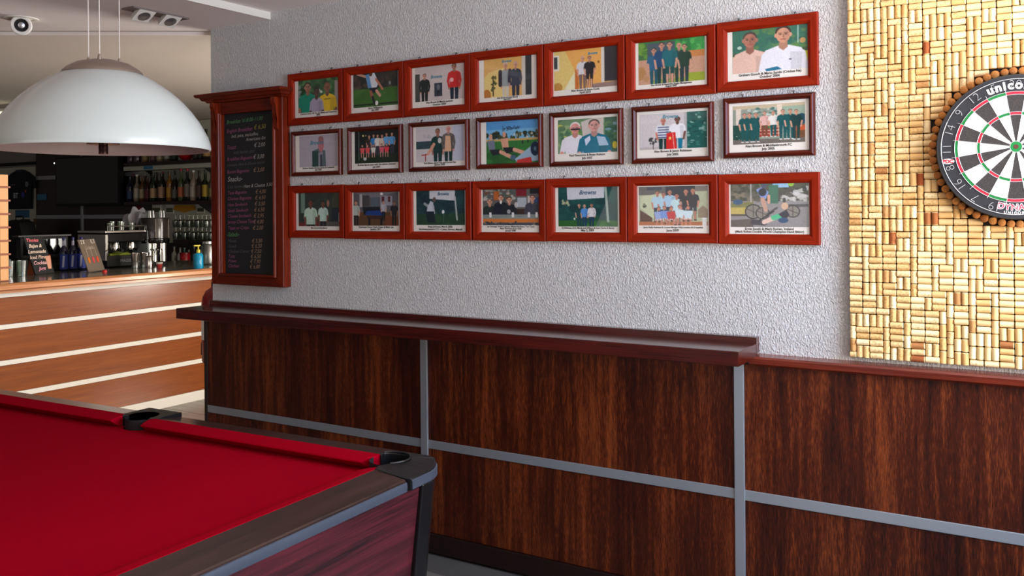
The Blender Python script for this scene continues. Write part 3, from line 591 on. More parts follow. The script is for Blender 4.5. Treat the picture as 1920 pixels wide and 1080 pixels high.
def art_h6():
    c = Cv((176, 182, 150)); c.rect(0, 0, .42, .22, (92, 90, 88)); c.rect(.12, .02, .34, .1, (50, 60, 76)); c.rect(.4, 0, .82, .55, (26, 34, 48)); c.rect(.82, 0, 1, .14, (120, 112, 104)); c.poly([(.03, .26), (.4, .16), (.4, .9), (.2, .8), (.03, .55)], (196, 204, 168)); c.poly([(.02, .6), (.2, .8), (.2, 1), (.02, 1)], (86, 52, 36)); c.rect(0, .9, 1, 1, (176, 106, 60)); c.poly([(.86, .6), (.93, .5), (1, .6), (1, .8), (.86, .8)], (140, 124, 100)); c.rect(.92, .8, .98, 1, (226, 226, 220)); c.blotch(.04, .44, .12, .54, [(60, 64, 44)], 6, .03)
    for x, t, sh in ((.28, .12, (176, 206, 220)), (.37, .16, (170, 206, 224)), (.46, .1, (166, 200, 222)), (.56, .2, (190, 220, 224)), (.69, .1, (36, 34, 42)), (.79, .08, (36, 34, 42))): c.person(x, t, .8, sh, (38, 44, 64), (196, 128, 104), (150, 110, 70) if x > .65 else (70, 46, 36), shorts=True)
    for x, t, sh in ((.3, .52, (150, 168, 214)), (.38, .5, (120, 150, 214)), (.48, .52, (196, 56, 60)), (.6, .48, (206, 226, 230)), (.72, .5, (206, 226, 232))): c.seat(x, t, .5, sh, (214, 210, 206), (196, 128, 104), (80, 52, 40))
    return c
def art_h7():
    c = Cv((140, 136, 136)); c.rect(0, 0, 1, .4, (76, 78, 62)); c.blotch(0, 0, .45, .4, [(96, 92, 76), (58, 64, 46), (130, 120, 100)], 60, .06); c.blotch(.6, .1, 1, .4, [(70, 66, 60), (40, 42, 40), (206, 204, 200)], 40, .06); c.rect(.55, 0, .75, .1, (150, 190, 220)); c.ell(.78, .02, .06, .06, (150, 190, 60)); c.rect(.5, .04, .62, .46, (56, 110, 86)); c.rect(.0, .52, .4, .7, (190, 170, 90)); c.rect(0, .42, .3, .54, (120, 120, 70)); c.ell(.1, .42, .1, .06, (50, 84, 120)); c.rect(0, .7, .3, .74, (70, 66, 60)); c.poly([(0, .84), (.3, .8), (.3, 1), (0, 1)], (92, 84, 76)); c.line((.27, 0), (.27, .42), .02, (190, 190, 190)); c.rect(.7, .48, 1, .54, (84, 82, 84))
    for x, y, r in ((.3, .64, .17), (.42, .68, .14), (.8, .64, .14)):
        c.ell(x, y, r, r, (40, 40, 44)); c.ell(x, y, r * .86, r * .86, (132, 126, 116)); c.line((x - .08, y - .06), (x + .08, y + .06), .012, (60, 60, 62)); c.line((x, y - .12), (x, y + .12), .012, (60, 60, 62))
    c.poly([(.34, .14), (.42, .08), (.5, .2), (.46, .36), (.4, .34)], (128, 150, 206)); c.ell(.44, .05, .06, .07, (70, 76, 96)); c.ell(.42, .2, .08, .09, (24, 30, 46)); c.line((.42, .36), (.46, .6), .09, (190, 150, 130)); c.line((.5, .28), (.5, .44), .05, SK); c.line((.3, .88), (.44, .9), .12, (60, 56, 66)); c.line((.44, .88), (.6, .76), .1, (222, 190, 176)); c.line((.56, .78), (.64, .74), .11, (70, 180, 130)); c.poly([(.62, .7), (.72, .6), (.76, .72), (.7, .84)], (40, 40, 54)); c.ell(.7, .52, .07, .08, (206, 170, 140)); c.ell(.68, .84, .1, .06, (40, 70, 110)); c.line((.48, .7), (.6, .56), .04, (70, 66, 66)); c.line((.36, .86), (.56, .64), .03, (44, 44, 46)); return c

# rows: art, caption, margins (left, right, top, bottom as fractions of the opening), label
ROWS = [
 ('wide', 0.6805, [
  (art_f1, 'Cameron Davis, Ali Tan, San Marks and Cameroon\n2006', (.08, 1, 0, .87), 'wide mahogany picture frame, photo of three people in green, lilac and yellow tops'),
  (art_f2, 'Steve Williamson\nJuly 2007', (.05, .98, 0, .86), 'wide mahogany picture frame, photo of a player kicking a ball on grass'),
  (art_f3, 'Alan Brown & Martin Jackson\nOctober 2004', (.06, .99, 0, .85), 'wide mahogany picture frame, photo of two men and a plaque, one in red'),
  (art_f4, 'Alan Brown & Kevin Moody\nApril 2011', (.09, .91, 0, .9), 'wide mahogany picture frame, photo of two men standing before a yellow wall, half length'),
  (art_f5, 'Alan Brown & Steve Cook\nApril 2010', (.015, 1, 0, .87), 'wide mahogany picture frame, photo of two full length men by an orange wall'),
  (art_f6, 'Alan Brown & Australian Rugby Management\nAugust 2007', (.045, .97, 0, .9), 'wide mahogany picture frame, photo of five people in dark teal shirts outdoors'),
  (art_f7, 'Graham Gooch & Mario Sando (Cricket Na)\nOctober 2004', (.065, 1, 0, .85), 'wide mahogany picture frame, close photo of two men in pink and white shirts')]),
 ('slim', 0.394, [
  (art_g1, 'Andrew Robert Brown-Clarke & Goldsmith\nJuly 2005', (.1, .97, .02, .87), 'slim dark picture frame, photo of one person in grey before teal lettering'),
  (art_g2, 'Browns Sports team with the visitors, Summer\nJuly 2005', (.07, .99, 0, .84), 'slim dark picture frame, night photo of a team in red, white and blue'),
  (art_g3, 'Paul Gibson, James Hay and Darren Day\nJanuary 2005', (.06, .97, .02, .88), 'slim dark picture frame, photo of two men, one in a grey jacket, by white wall'),
  (art_g4, '', (.1, 1, 0, 1), 'slim dark picture frame, blue sky photo of two people sitting on a green pitch'),
  (art_g5, 'Paul Gascoigne & Bryan Robson\nJuly 2005', (.06, .98, .06, .83), 'slim dark picture frame, close photo of two men in white and teal tops'),
  (art_g6, 'Alan Brown & Jason Robinson\nJuly 2005', (.04, .98, .06, .82), 'slim dark picture frame, photo of two men holding up a red shirt'),
  (art_g7, 'Alan Brown & Middlesbrough FC\nJuly 2005', (.05, .95, .06, .84), 'slim dark picture frame, photo of a row of eight people in dark green kit')]),
 ('wide', 0.1215, [
  (art_h1, 'Mike Day & Adrian Moran', (.06, 1, 0, .89), 'wide mahogany picture frame, photo of two seated people in pale green shirts'),
  (art_h2, 'Charlotte Owen Clark Owen & Mark Lee\nJanuary 2011', (.03, .97, 0, .86), 'wide mahogany picture frame, photo of a dim room with a blue pool table'),
  (art_h3, 'Ross Johnson, March 2006\nNorthamptonshire CCC - Carter, Durrant, Mansell', (.06, .98, 0, .84), 'wide mahogany picture frame, photo of a stooping man in white under a white banner'),
  (art_h4, 'Jan Vertonge, Andrei Cadocan, Michael Robinson, Tom Tuson\nMark Thomson & Jan Dale\nJanuary 2006', (.03, 1, 0, .84), 'wide mahogany picture frame, photo of four men leaning on a bar counter'),
  (art_h5, 'CJ Hickman (Cr), Marsh and Wilson & Kate Clarke & Becky\nMay 2, 2009', (.05, .97, 0, .87), 'wide mahogany picture frame, photo of people standing under a white banner before green trees'),
  (art_h6, 'Jason Reilly Andrews & Connor Morgan With London 2012 hopefuls\nJune 2009', (.02, .98, .02, .84), 'wide mahogany picture frame, photo of a team in two rows, the front row seated'),
  (art_h7, 'Ernie South & Mark Rohan, Ireland\n(Mark Rohan Double World Champion Hand Biking)', (.02, .99, 0, .86), 'wide mahogany picture frame, photo of a cyclist and a handcyclist on a road')]),
]
def frame_rail(kind, side, x0, x1, z0, z1, par):
    """one mitred rail; profile: (distance in from outer edge, height off the wall)"""
    if kind == 'wide':
        prof = [(0, 0), (0, .017), (.003, .020), (.026, .018), (.034, .013), (.037, .009), (.037, 0)]
    else:
        prof = [(0, 0), (0, .010), (.003, .016), (.008, .020), (.013, .020), (.018, .015), (.021, .009), (.021, 0)]
    a, b = [], []
    for d, h in prof:
        yy = WY - 0.001 - h
        if side == 't': a.append((x0 + d, yy, z1 - d)); b.append((x1 - d, yy, z1 - d))
        if side == 'b': a.append((x1 - d, yy, z0 + d)); b.append((x0 + d, yy, z0 + d))
        if side == 'l': a.append((x0 + d, yy, z0 + d)); b.append((x0 + d, yy, z1 - d))
        if side == 'r': a.append((x1 - d, yy, z1 - d)); b.append((x1 - d, yy, z0 + d))
    m = M[('frame_' if kind == 'wide' else 'slim_') + ('x' if side in 'tb' else 'z')]
    return MB().loft([a, b]).build('frame_rail', m, par, smooth=(kind != 'wide'))
LOGOS = {(0, 2): (.44, .32, .20), (0, 3): (.48, .09, .17), (0, 4): (.62, .13, .13), (1, 0): (.46, .24, .30), (1, 5): (.46, .1, .2), (2, 2): (.56, .1, .2), (2, 4): (.5, .14, .24)}
for ri, (kind, zt, items) in enumerate(ROWS):
    Wf, Hf = (.364, .257) if kind == 'wide' else (.331, .223)
    rw = .037 if kind == 'wide' else .021
    for ci, (art, cap, mg, lab) in enumerate(items):
        if kind == 'wide': x0 = (-3.301 if ri == 0 else -3.2985) + ci * .3675 + random.uniform(-.002, .002)
        else: x0 = [-3.286, -2.917, -2.547, -2.178, -1.814, -1.445, -1.077][ci]
        x1 = x0 + Wf; z1 = zt + EYE + (0.006 if ri == 1 and ci == 6 else 0) + random.uniform(-.0015, .0015); z0 = z1 - Hf
        rowname = ('top', 'middle', 'bottom')[ri]
        t = thing('picture_frame', lab, 'picture frame', ((x0 + x1) / 2, WY, z0), 'framed photographs in the %s row' % rowname)
        for sd in 'tblr': frame_rail(kind, sd, x0, x1, z0, z1, t)
        ix0, ix1, iz0, iz1 = x0 + rw, x1 - rw, z0 + rw, z1 - rw
        MB().box((ix0 - .003, WY - .005, iz0 - .003), (ix1 + .003, WY - .002, iz1 + .003)).build('paper_mount', M['paper'], t)
        iw, ih = ix1 - ix0, iz1 - iz0
        cv = art()
        px0, px1, pz1, pz0 = ix0 + mg[0] * iw, ix0 + mg[1] * iw, iz1 - mg[2] * ih, iz1 - mg[3] * ih
        print_mesh(cv, px0, px1, pz0, pz1, WY - .0056, t)
        if cap:
            lines = cap.split('\n'); bh = pz0 - iz0
            for li, ln in enumerate(lines):
                fs = min(bh * (.50 if len(lines) < 3 else .34), iw * .92 / (len(ln) * .50))
                fs = min(fs, .0125)
                text('caption', ln, M['ink'], t, ((px0 + px1) / 2, WY - .0062, pz0 - bh * (.26 + .40 * li if len(lines) == 2 else (.45 if len(lines) == 1 else .2 + .29 * li))), fs, bold=.00025)
        if (ri, ci) in LOGOS:
            lu, lv, lw = LOGOS[(ri, ci)]
            text('lettering', 'Browns', mat('lettering_blue', (70, 140, 160) if ri < 2 else (62, 96, 130), 0.6), t, (px0 + lu * (px1 - px0), WY - .0060, pz1 - lv * (pz1 - pz0)), lw * .36 * (px1 - px0) * 1.05, shear=.3, bold=.0006)
        if (ri, ci) == (1, 3):
            text('signature', '# Blanter', mat('pen_blue', (26, 30, 70), .6), t, (px0 + .48 * (px1 - px0), WY - .0060, pz1 - .18 * (pz1 - pz0)), .024, shear=.35, rot=(math.radians(90), math.radians(-4), 0))
        MB().box((ix0, WY - .0085, iz0), (ix1, WY - .0075, iz1)).build('glass_pane', M['pane'], t)
        for hx in (.22, .78):
            hz = z1 + .004
            MB().tube([(x0 + Wf * hx, WY - .001, hz + .006), (x0 + Wf * hx, WY - .010, hz + .004), (x0 + Wf * hx, WY - .012, hz - .003)], .0022, 6).build('hook', M['hook'], t)

# ------------------------------------------------------------------ chalkboard menu
cb = thing('chalkboard_menu', 'tall mahogany framed chalkboard menu with a moulded cornice on the end of the wall', 'chalkboard', (-3.56, 3.23, 1.15))
bx0, bx1, bz0, bz1 = -3.83, -3.304, 1.148, 2.10
yb, yf = WY - .003, WY - .055
MB().hexa([(bx0, yf, bz0), (bx0 + .078, yf, bz0 + .055), (bx0 + .078, yb, bz0 + .055), (bx0, yb, bz0), (bx0, yf, bz1), (bx0 + .078, yf, bz1), (bx0 + .078, yb, bz1), (bx0, yb, bz1)]).build('frame_stile', M['board_wood'], cb, bevel=.004)
MB().hexa([(bx1 - .066, yf, bz0 + .055), (bx1, yf, bz0), (bx1, yb, bz0), (bx1 - .066, yb, bz0 + .055), (bx1 - .066, yf, bz1), (bx1, yf, bz1), (bx1, yb, bz1), (bx1 - .066, yb, bz1)]).build('frame_stile', M['board_wood'], cb, bevel=.004)
MB().hexa([(bx0, yf, bz0), (bx1, yf, bz0), (bx1, yb, bz0), (bx0, yb, bz0), (bx0 + .078, yf, bz0 + .055), (bx1 - .066, yf, bz0 + .055), (bx1 - .066, yb, bz0 + .055), (bx0 + .078, yb, bz0 + .055)]).build('bottom_rail', M['board_wood_x'], cb, bevel=.004)
MB().box((bx0 + .078, yf, 2.035), (bx1 - .066, yb, bz1)).build('top_rail', M['board_wood_x'], cb, bevel=.003)
for xx in (bx0 + .062, bx1 - .056):
    MB().tube([(xx, yf - .002, bz0 + .05), (xx, yf - .002, 2.04)], .009, 8).build('bead_moulding', M['board_wood'], cb, smooth=True)
MB().tube([(bx0 + .062, yf - .002, bz0 + .052), (bx1 - .056, yf - .002, bz0 + .052)], .009, 8).build('bead_moulding', M['board_wood_x'], cb, smooth=True)
MB().box((bx0 + .07, WY - .03, bz0 + .05), (bx1 - .06, WY - .02, 2.04)).build('slate', M['slate'], cb)
cpf = [(0, 2.098), (.012, 2.098), (.018, 2.106), (.030, 2.108), (.040, 2.122), (.052, 2.124), (.058, 2.130), (.058, 2.140), (0, 2.140)]
ra = [(bx0 - d, yf - d, z) for d, z in cpf]; rb = [(bx1 + d * .75, yf - d, z) for d, z in cpf]
rc = [(bx1 + d * .75, WY - .024, z) for d, z in cpf]; rd = [(bx0 - d, yb, z) for d, z in cpf]
MB().loft([rd, ra, rb, rc]).build('cornice', M['board_wood_x'], cb)
MB().box((bx0, yf, 2.095), (bx1, yb, 2.139)).build('cornice_core', M['board_wood_x'], cb)
for xx in (bx0 + .046, bx1 - .036):
    pr = [(yf, 2.095), (yf - .030, 2.095), (yf - .033, 2.075), (yf - .022, 2.05), (yf - .020, 2.02), (yf - .012, 1.99), (yf - .012, 1.945), (yf, 1.93)]
    MB().prism([(xx - .013, a, b) for a, b in pr], (.026, 0, 0)).build('corbel', M['board_wood'], cb, bevel=.002)
sx0, sx1 = bx0 + .088, bx1 - .076
def chalk(s_, col, u, v, size, al='LEFT'):
    text('chalk_writing', s_, M[col], cb, (sx0 + u * (sx1 - sx0), WY - .0306, 2.035 - v * 0.83), size * .88, align=al, shear=.28, rot=(math.radians(90), math.radians(-1.5), 0))
for s_, col, u, v, sz in (
  ("Breakfast 'til 8.00-11.00", 'chalk_green', .02, .05, .032), ('English Breakfast', 'chalk_pink', .02, .107, .032), ('€ 6,50', 'chalk_yellow', .58, .095, .036), ('incl. juice, tea/coffee,', 'chalk_white', .12, .14, .027), ('Americano Etc', 'chalk_white', .42, .166, .027),
  ('Toast', 'chalk_pink', .02, .21, .034), ('€ 2,00', 'chalk_white', .58, .205, .034), ('with butter, jam', 'chalk_grey', .16, .243, .027), ('Breakfast Baguette', 'chalk_pink', .02, .283, .029), ('€ 3,00', 'chalk_white', .56, .277, .034), ('croissant, Ham & Cheese toastie', 'chalk_grey', .02, .320, .024), ('Bacon Baguette', 'chalk_pink', .02, .363, .030), ('€ 3,00', 'chalk_orange', .56, .358, .034),
  ('Snacks-', 'chalk_white', .03, .41, .042), ('Club Sandwich', 'chalk_grey', .03, .458, .025), ('Ham & Cheese 3,50', 'chalk_white', .36, .455, .029), ('Tuna Baguette', 'chalk_pink', .03, .495, .028), ('Chicken Baguette', 'chalk_pink', .03, .532, .028), ('Ham Sandwich', 'chalk_pink', .03, .570, .028), ('Steak Sandwich', 'chalk_pink', .03, .607, .028), ('Cheese Sandwich', 'chalk_pink', .03, .642, .028), ('Jersey Cheese Toast', 'chalk_pink', .03, .678, .028), ('Toast or Crisps', 'chalk_pink', .03, .716, .028), ('-Salads-', 'chalk_green', .0, .757, .036),
  ('Mixed', 'chalk_grey', .03, .797, .028), ('Greek', 'chalk_grey', .03, .830, .028), ('Chicken Caesar', 'chalk_grey', .03, .862, .028), ('Tuna', 'chalk_pink', .03, .893, .028), ('Prawn', 'chalk_pink', .03, .922, .028), ('Chicken', 'chalk_pink', .03, .954, .028)):
    chalk(s_, col, u, v, sz)
for k, pr in enumerate(('€ 4,00', '€ 4,50', '€ 3,50', '€ 6,50', '€ 2,95', '€ 4,00', '€ 2,00')): chalk(pr, 'chalk_orange', .60 - .010 * k, .492 + .037 * k, .032)
for k, pr in enumerate(('€ 5,50', '€ 6,50', '€ 7,50', '€ 6,50', '€ 7,90', '€ 6,80')): chalk(pr, 'chalk_orange', .52 - .010 * k, .794 + .032 * k, .032)

# ------------------------------------------------------------------ cork board
CX, CZ = -0.127, 1.707                   # bull of the dartboard
kx0, kx1, kz0, kz1 = -0.632, 0.378, 1.012, 2.412
ck = thing('cork_board', 'tall wall board covered in wine corks, framing the dartboard', 'cork board', ((kx0 + kx1) / 2, WY, kz0))
MB().box((kx0, WY - .016, kz0), (kx1, WY - .001, kz1)).build('backing_board', M['board_back'], ck)
CELL = (kx1 - kx0) / 47
NC, NR = 47, 65
def cork_mesh(L, R, n=9, cr=.0012):
    mb = MB()
    mb.lathe([(R - cr * 1.2, -L / 2), (R, -L / 2 + cr), (R * .985, 0), (R, L / 2 - cr), (R - cr * 1.2, L / 2)], n=n)
    return mb
occ = -np.ones((NR, NC), int); pieces = []
def free(r, c, h, w_): return r + h <= NR and c + w_ <= NC and (occ[r:r + h, c:c + w_] < 0).all()
def put_cork(r, c, dr, dc, o):
    occ[r:r + dr, c:c + dc] = len(pieces); pieces.append((r, c, dr, dc, o))
for r in range(NR):
    for c in range(NC):
        if occ[r, c] >= 0: continue
        opts = []
        for k, wt in ((2, 3), (3, 4), (4, 2), (1, .8)):
            if free(r, c, k, 2): opts.append(('h', k, wt))
        for k, wt in ((2, 5), (3, 3), (1, 3.4), (4, .8)):
            if free(r, c, 2, k): opts.append(('v', k, wt))
        if not opts: put_cork(r, c, 1, 1, random.choice('hv')); continue
        o, k, _ = random.choices(opts, [q[2] for q in opts])[0]
        for i in range(k):
            if o == 'h': put_cork(r + i, c, 1, 2, 'h')
            else: put_cork(r, c + i, 2, 1, 'v')
corks = []
for r, c, dr, dc, o in pieces:
    x = kx0 + (c + dc / 2) * CELL; z = kz1 - (r + dr / 2) * (kz1 - kz0) / NR
    if math.hypot(x - CX, z - CZ) < .244: continue
    L = max(dr, dc) * CELL - random.uniform(.0006, .0036); R = CELL / 2 * random.uniform(.94, 1.02)
    corks.append((x, z, L, R, o, random.uniform(-.03, .03), random.uniform(-.0025, .0015)))
def in_view(x, z):
    v = Vector((x, WY - .03, z - EYE)); d = v.dot(fw); a = v.dot(rt) / d; b = v.z / d
    px = 960 + FPX * a; py = HY - FPX * b
    return px < 1918 and -4 < py < 1080
corks.sort(key=lambda q: (not in_view(q[0], q[1]), -(q[2] * q[3]) / ((q[0] * .52 - 3.2 * .85) ** 2), -q[0]))
cork_long = cork_mesh(2 * CELL - .001, CELL / 2); cl_me = None
def cork_mtx(q):
    x, z, L, R, o, a, dy = q
    m = Matrix.Translation((x, WY - .016 - R * .93 + dy, z)) @ Matrix.Rotation(a, 4, 'Y')
    if o == 'h': m = m @ Matrix.Rotation(math.radians(90), 4, 'Y')
    return m @ Matrix.Rotation(random.random() * 6, 4, 'Z')
proto = cork_mesh(1.0, 1.0, 9, .03).build('cork_shape', M['cork'], None, smooth=False, world=False); pm_ = proto.data; bpy.data.objects.remove(proto)
# unit cork: profile rebuilt so that the bevel stays small after scaling
mb = MB(); mb.lathe([(.80, -.5), (1.0, -.455), (.985, 0), (1.0, .455), (.80, .5)], n=10); pr_ = mb.build('cork_shape', M['cork'], None, smooth=True, world=False); cork_me = pr_.data; bpy.data.objects.remove(pr_)
bpy.data.meshes.remove(pm_)
base = Matrix.Translation(-wloc(ck))
NB = 238
for q in corks[:NB]:
    o = bpy.data.objects.new('cork', cork_me); COL.objects.link(o); o.parent = ck
    m = base @ cork_mtx(q) @ Matrix.Diagonal((q[3], q[3], q[2], 1))
    o.matrix_local = m
bmr = bmesh.new()
for q in corks[NB:]:
    m = base @ cork_mtx(q) @ Matrix.Diagonal((q[3], q[3], q[2], 1))
    rings = []
    for rr, h in ((.80, -.5), (1.0, -.455), (.985, 0), (1.0, .455), (.80, .5)):
        rings.append([bmr.verts.new(m @ Vector((rr * math.cos(2 * math.pi * i / 10), rr * math.sin(2 * math.pi * i / 10), h))) for i in range(10)])
    for k in range(4):
        for i in range(10): bmr.faces.new([rings[k][i], rings[k][(i + 1) % 10], rings[k + 1][(i + 1) % 10], rings[k + 1][i]])
    bmr.faces.new(list(reversed(rings[0]))); bmr.faces.new(rings[-1])
me = bpy.data.meshes.new('cork_rest'); bmr.to_mesh(me); bmr.free(); me.materials.append(M['cork'])
me.polygons.foreach_set('use_smooth', [True] * len(me.polygons)); me.set_sharp_from_angle(angle=math.radians(40))
o = bpy.data.objects.new('corks_beyond', me); COL.objects.link(o); o.parent = ck; o['kind'] = 'stuff'
# the ring of corks standing on end round the dartboard
mb = MB(); mb.lathe([(.0122, -.029), (.0124, .012), (.0116, .0165), (.0088, .0185), (.004, .0192)], axis='y', n=12); pr_ = mb.build('cork_shape_ring', M['ring_cork'], None, smooth=True, world=False); ring_me = pr_.data; bpy.data.objects.remove(pr_)
for k in range(60):
    a = 2 * math.pi * k / 60 + .03
    o = bpy.data.objects.new('ring_cork', ring_me); COL.objects.link(o); o.parent = ck
    o.location = Vector((CX + .2375 * math.cos(a), WY - .045 + random.uniform(-.002, .002), CZ + .2375 * math.sin(a))) - wloc(ck)
    o.rotation_euler = (random.uniform(-.1, .1), random.uniform(0, 6), random.uniform(-.1, .1)); s_ = random.uniform(.95, 1.04); o.scale = (s_, 1, s_)

# ------------------------------------------------------------------ dartboard
db = thing('dartboard', 'round bristle dartboard with black, white, red and green segments on the cork board', 'dartboard', (CX, WY - .016, CZ))
DY = WY - .100     # playing face
MB().lathe([(.2165, -.044), (.2225, -.040), (.2235, -.006), (.2205, 0.0), (.0, 0.0)], c=(CX, DY, CZ), axis='y', n=96, caps=False).build('body', M['dart_black'], db, smooth=True)
MB().lathe([(.15, -.083), (.15, -.044)], c=(CX, DY, CZ), axis='y', n=48).build('mount', M['black_dull'], db, smooth=True)
def sector(name, r0, r1, m, y, n=5):
    a0, a1 = math.radians(81), math.radians(99); mb = MB()
    P_ = [(r1 * math.cos(a0 + (a1 - a0) * i / n), y, r1 * math.sin(a0 + (a1 - a0) * i / n)) for i in range(n + 1)]
    Q_ = [(r0 * math.cos(a1 + (a0 - a1) * i / n), y, r0 * math.sin(a1 + (a0 - a1) * i / n)) for i in range(n + 1)]
    pts = P_ + Q_
    mb.prism(pts, (0, -.0012, 0)); o = mb.build(name, m, None, world=False); me = o.data; bpy.data.objects.remove(o); return me
SEG = {}
for nm, r0, r1 in (('inner_single', .0165, .0985), ('treble', .0985, .1075), ('outer_single', .1075, .1605), ('double', .1605, .1700)):
    for par in (0, 1):
        mm = M[('sisal_black', 'sisal_white')[par]] if 'single' in nm else M[('sisal_red', 'sisal_green')[par]]
        SEG[nm, par] = sector(nm + '_segment', r0, r1, mm, 0)
for k in range(20):
    for nm in ('inner_single', 'treble', 'outer_single', 'double'):
        o = bpy.data.objects.new(nm + '_segment', SEG[nm, k % 2]); COL.objects.link(o); o.parent = db
        o.location = Vector((CX, DY - .0002, CZ)) - wloc(db); o.rotation_euler = (0, math.radians(18 * k), 0)
MB().lathe([(.0165, -.0005), (.0165, .0025), (.0068, .0025), (.0068, -.0005)], c=(CX, DY, CZ), axis='y', n=32, caps=False).build('outer_bull', M['sisal_green'], db)
MB().lathe([(.0066, 0), (.0066, .003)], c=(CX, DY, CZ), axis='y', n=20).build('bull', mat('bull_worn', (92, 46, 36), .8), db)
for rr in (.0985, .1075, .1605, .1700, .0168):
    MB().tube([(CX + rr * math.cos(2 * math.pi * i / 72), DY - .0022, CZ + rr * math.sin(2 * math.pi * i / 72)) for i in range(73)], .0008, 5, caps=False).build('wire_ring', M['wire'], db, smooth=True)
for k in range(20):
    a = math.radians(9 + 18 * k)
    MB().tube([(CX + .0168 * math.cos(a), DY - .0020, CZ + .0168 * math.sin(a)), (CX + (.176 if k % 2 else .180) * math.cos(a), DY - .0020, CZ + (.176 if k % 2 else .180) * math.sin(a))], .0006, 4).build('spider_wire', M['wire'], db)
rr = .2085
MB().tube([(CX + rr * math.cos(2 * math.pi * i / 90), DY - .003, CZ + rr * math.sin(2 * math.pi * i / 90)) for i in range(91)], .0011, 5, caps=False).build('number_ring', M['wire'], db, smooth=True)
NUM = [20, 1, 18, 4, 13, 6, 10, 15, 2, 17, 3, 19, 7, 16, 8, 11, 14, 9, 12, 5]
for k, nv in enumerate(NUM):
    a = math.radians(90 - 18 * k)
    text('number', str(nv), M['wire'], db, (CX + .1905 * math.cos(a), DY - .0035, CZ + .1905 * math.sin(a)), .037, rot=(math.radians(90), a - math.radians(90) if False else -(a - math.radians(90)), 0), ext=.0006, bold=-.0011)
def arc_text(name, s_, r, a_mid, step, size, m, flip=False, bold=.0008, y=.0008):
    wd = [{'i': .5, 'I': .5, 'r': .8, 'c': .95, 'N': 1.08, 'M': 1.2, ' ': .5}.get(q, 1.0) for q in s_]; tot = sum(wd); run = 0
    for i, chx in enumerate(s_):
        d = (run + wd[i] / 2 - tot / 2) * step; run += wd[i]
        if chx == ' ': continue
        a = a_mid - d if not flip else a_mid + d
        rot = -(a - math.radians(90)) if not flip else -(a + math.radians(90))
        text(name, chx, m, db, (CX + r * math.cos(a), DY - y, CZ + r * math.sin(a)), size, rot=(math.radians(90), rot, 0), bold=bold)
arc_text('lettering', 'unicorn', .1895, math.radians(93), .122, .037, M['dart_print'], bold=.0016)
arc_text('lettering', 'DYNAMITE', .1865, math.radians(-84), .098, .026, M['dart_print'], True, bold=.0022)
arc_text('lettering', 'DYNAMITE', .1865, math.radians(-84), .098, .026, M['dart_pink'], True, bold=.0004, y=.0012)
arc_text('lettering', 'UNICORN DARTS', .2035, math.radians(-82), .052, .0115, M['dart_print'], True, bold=.0004)
a = math.radians(191.5)
MB().prism([(CX + .193 * math.cos(a) + .0185 * math.cos(t * math.pi / 12), DY - .0004, CZ + .193 * math.sin(a) + .0085 * math.sin(t * math.pi / 12)) for t in range(24)], (0, -.0006, 0)).build('badge', M['dart_print'], db)
text('lettering', 'PDC', M['sisal_red'], db, (CX + .193 * math.cos(a), DY - .0014, CZ + .193 * math.sin(a) - .001), .0155, bold=.0009)

# ------------------------------------------------------------------ pool table (its own axes, turned a little from the wall)
TH = 0.0384
pt = thing('pool_table', 'red clothed pub pool table with dark wood rails, black corner caps and a mahogany body', 'pool table', (0, 0, 0), rz=TH)
ct = Vector((-2.67, 1.495, 0)); pt.location = (ct.x * math.cos(TH) - ct.y * math.sin(TH), ct.x * math.sin(TH) + ct.y * math.cos(TH), 0)
def tb(mb, name, m, **kw):       # parts are modelled in the table's own coordinates round its centre
    par = kw.pop('parent', pt)
    return mb.build(name, m, par, world=False, **kw)
HU, HV = 1.233, 0.700            # outer half sizes
RU, RV = HU - .105, HV - .105    # wood / cloth line
NU, NV = RU - .0606, RV - .0606  # cushion nose
ZT, ZO, ZN, ZBED = .820, .803, .8095, .782
def arc(cu, cv, r, a0, a1, n, z):
    return [(cu + r * math.cos(math.radians(a0 + (a1 - a0) * i / n)), cv + r * math.sin(math.radians(a0 + (a1 - a0) * i / n)), z) for i in range(n + 1)]
PR = .057; pc = (NU + .030, NV + .038); pmid = (0, NV + .072)
# bed with bites for the six pockets
BU, BV = NU + .045, NV + .045
def bite(cu, cv, r, entry, exitp, n=8):
    a0 = math.atan2(entry[1] - cv, entry[0] - cu); a1 = math.atan2(exitp[1] - cv, exitp[0] - cu)
    while a1 > a0: a1 -= 2 * math.pi
    return [(cu + r * math.cos(a0 + (a1 - a0) * i / n), cv + r * math.sin(a0 + (a1 - a0) * i / n)) for i in range(n + 1)]
def isect_v(cu, cv, r, U): return math.sqrt(max(1e-9, r * r - (U - cu) ** 2))
bed = []
def corner(su, sv):
    cu, cv = su * pc[0], sv * pc[1]; r = PR + .012
    dv = isect_v(cu, cv, r, su * BU); du = isect_v(cv, cu, r, sv * BV)
    return (su * BU, cv - sv * dv), (cu - su * du, sv * BV), (cu, cv, r)
def mid(sv):
    cv = sv * pmid[1]; r = PR + .006; du = math.sqrt(r * r - (BV - pmid[1]) ** 2); return du, cv, r
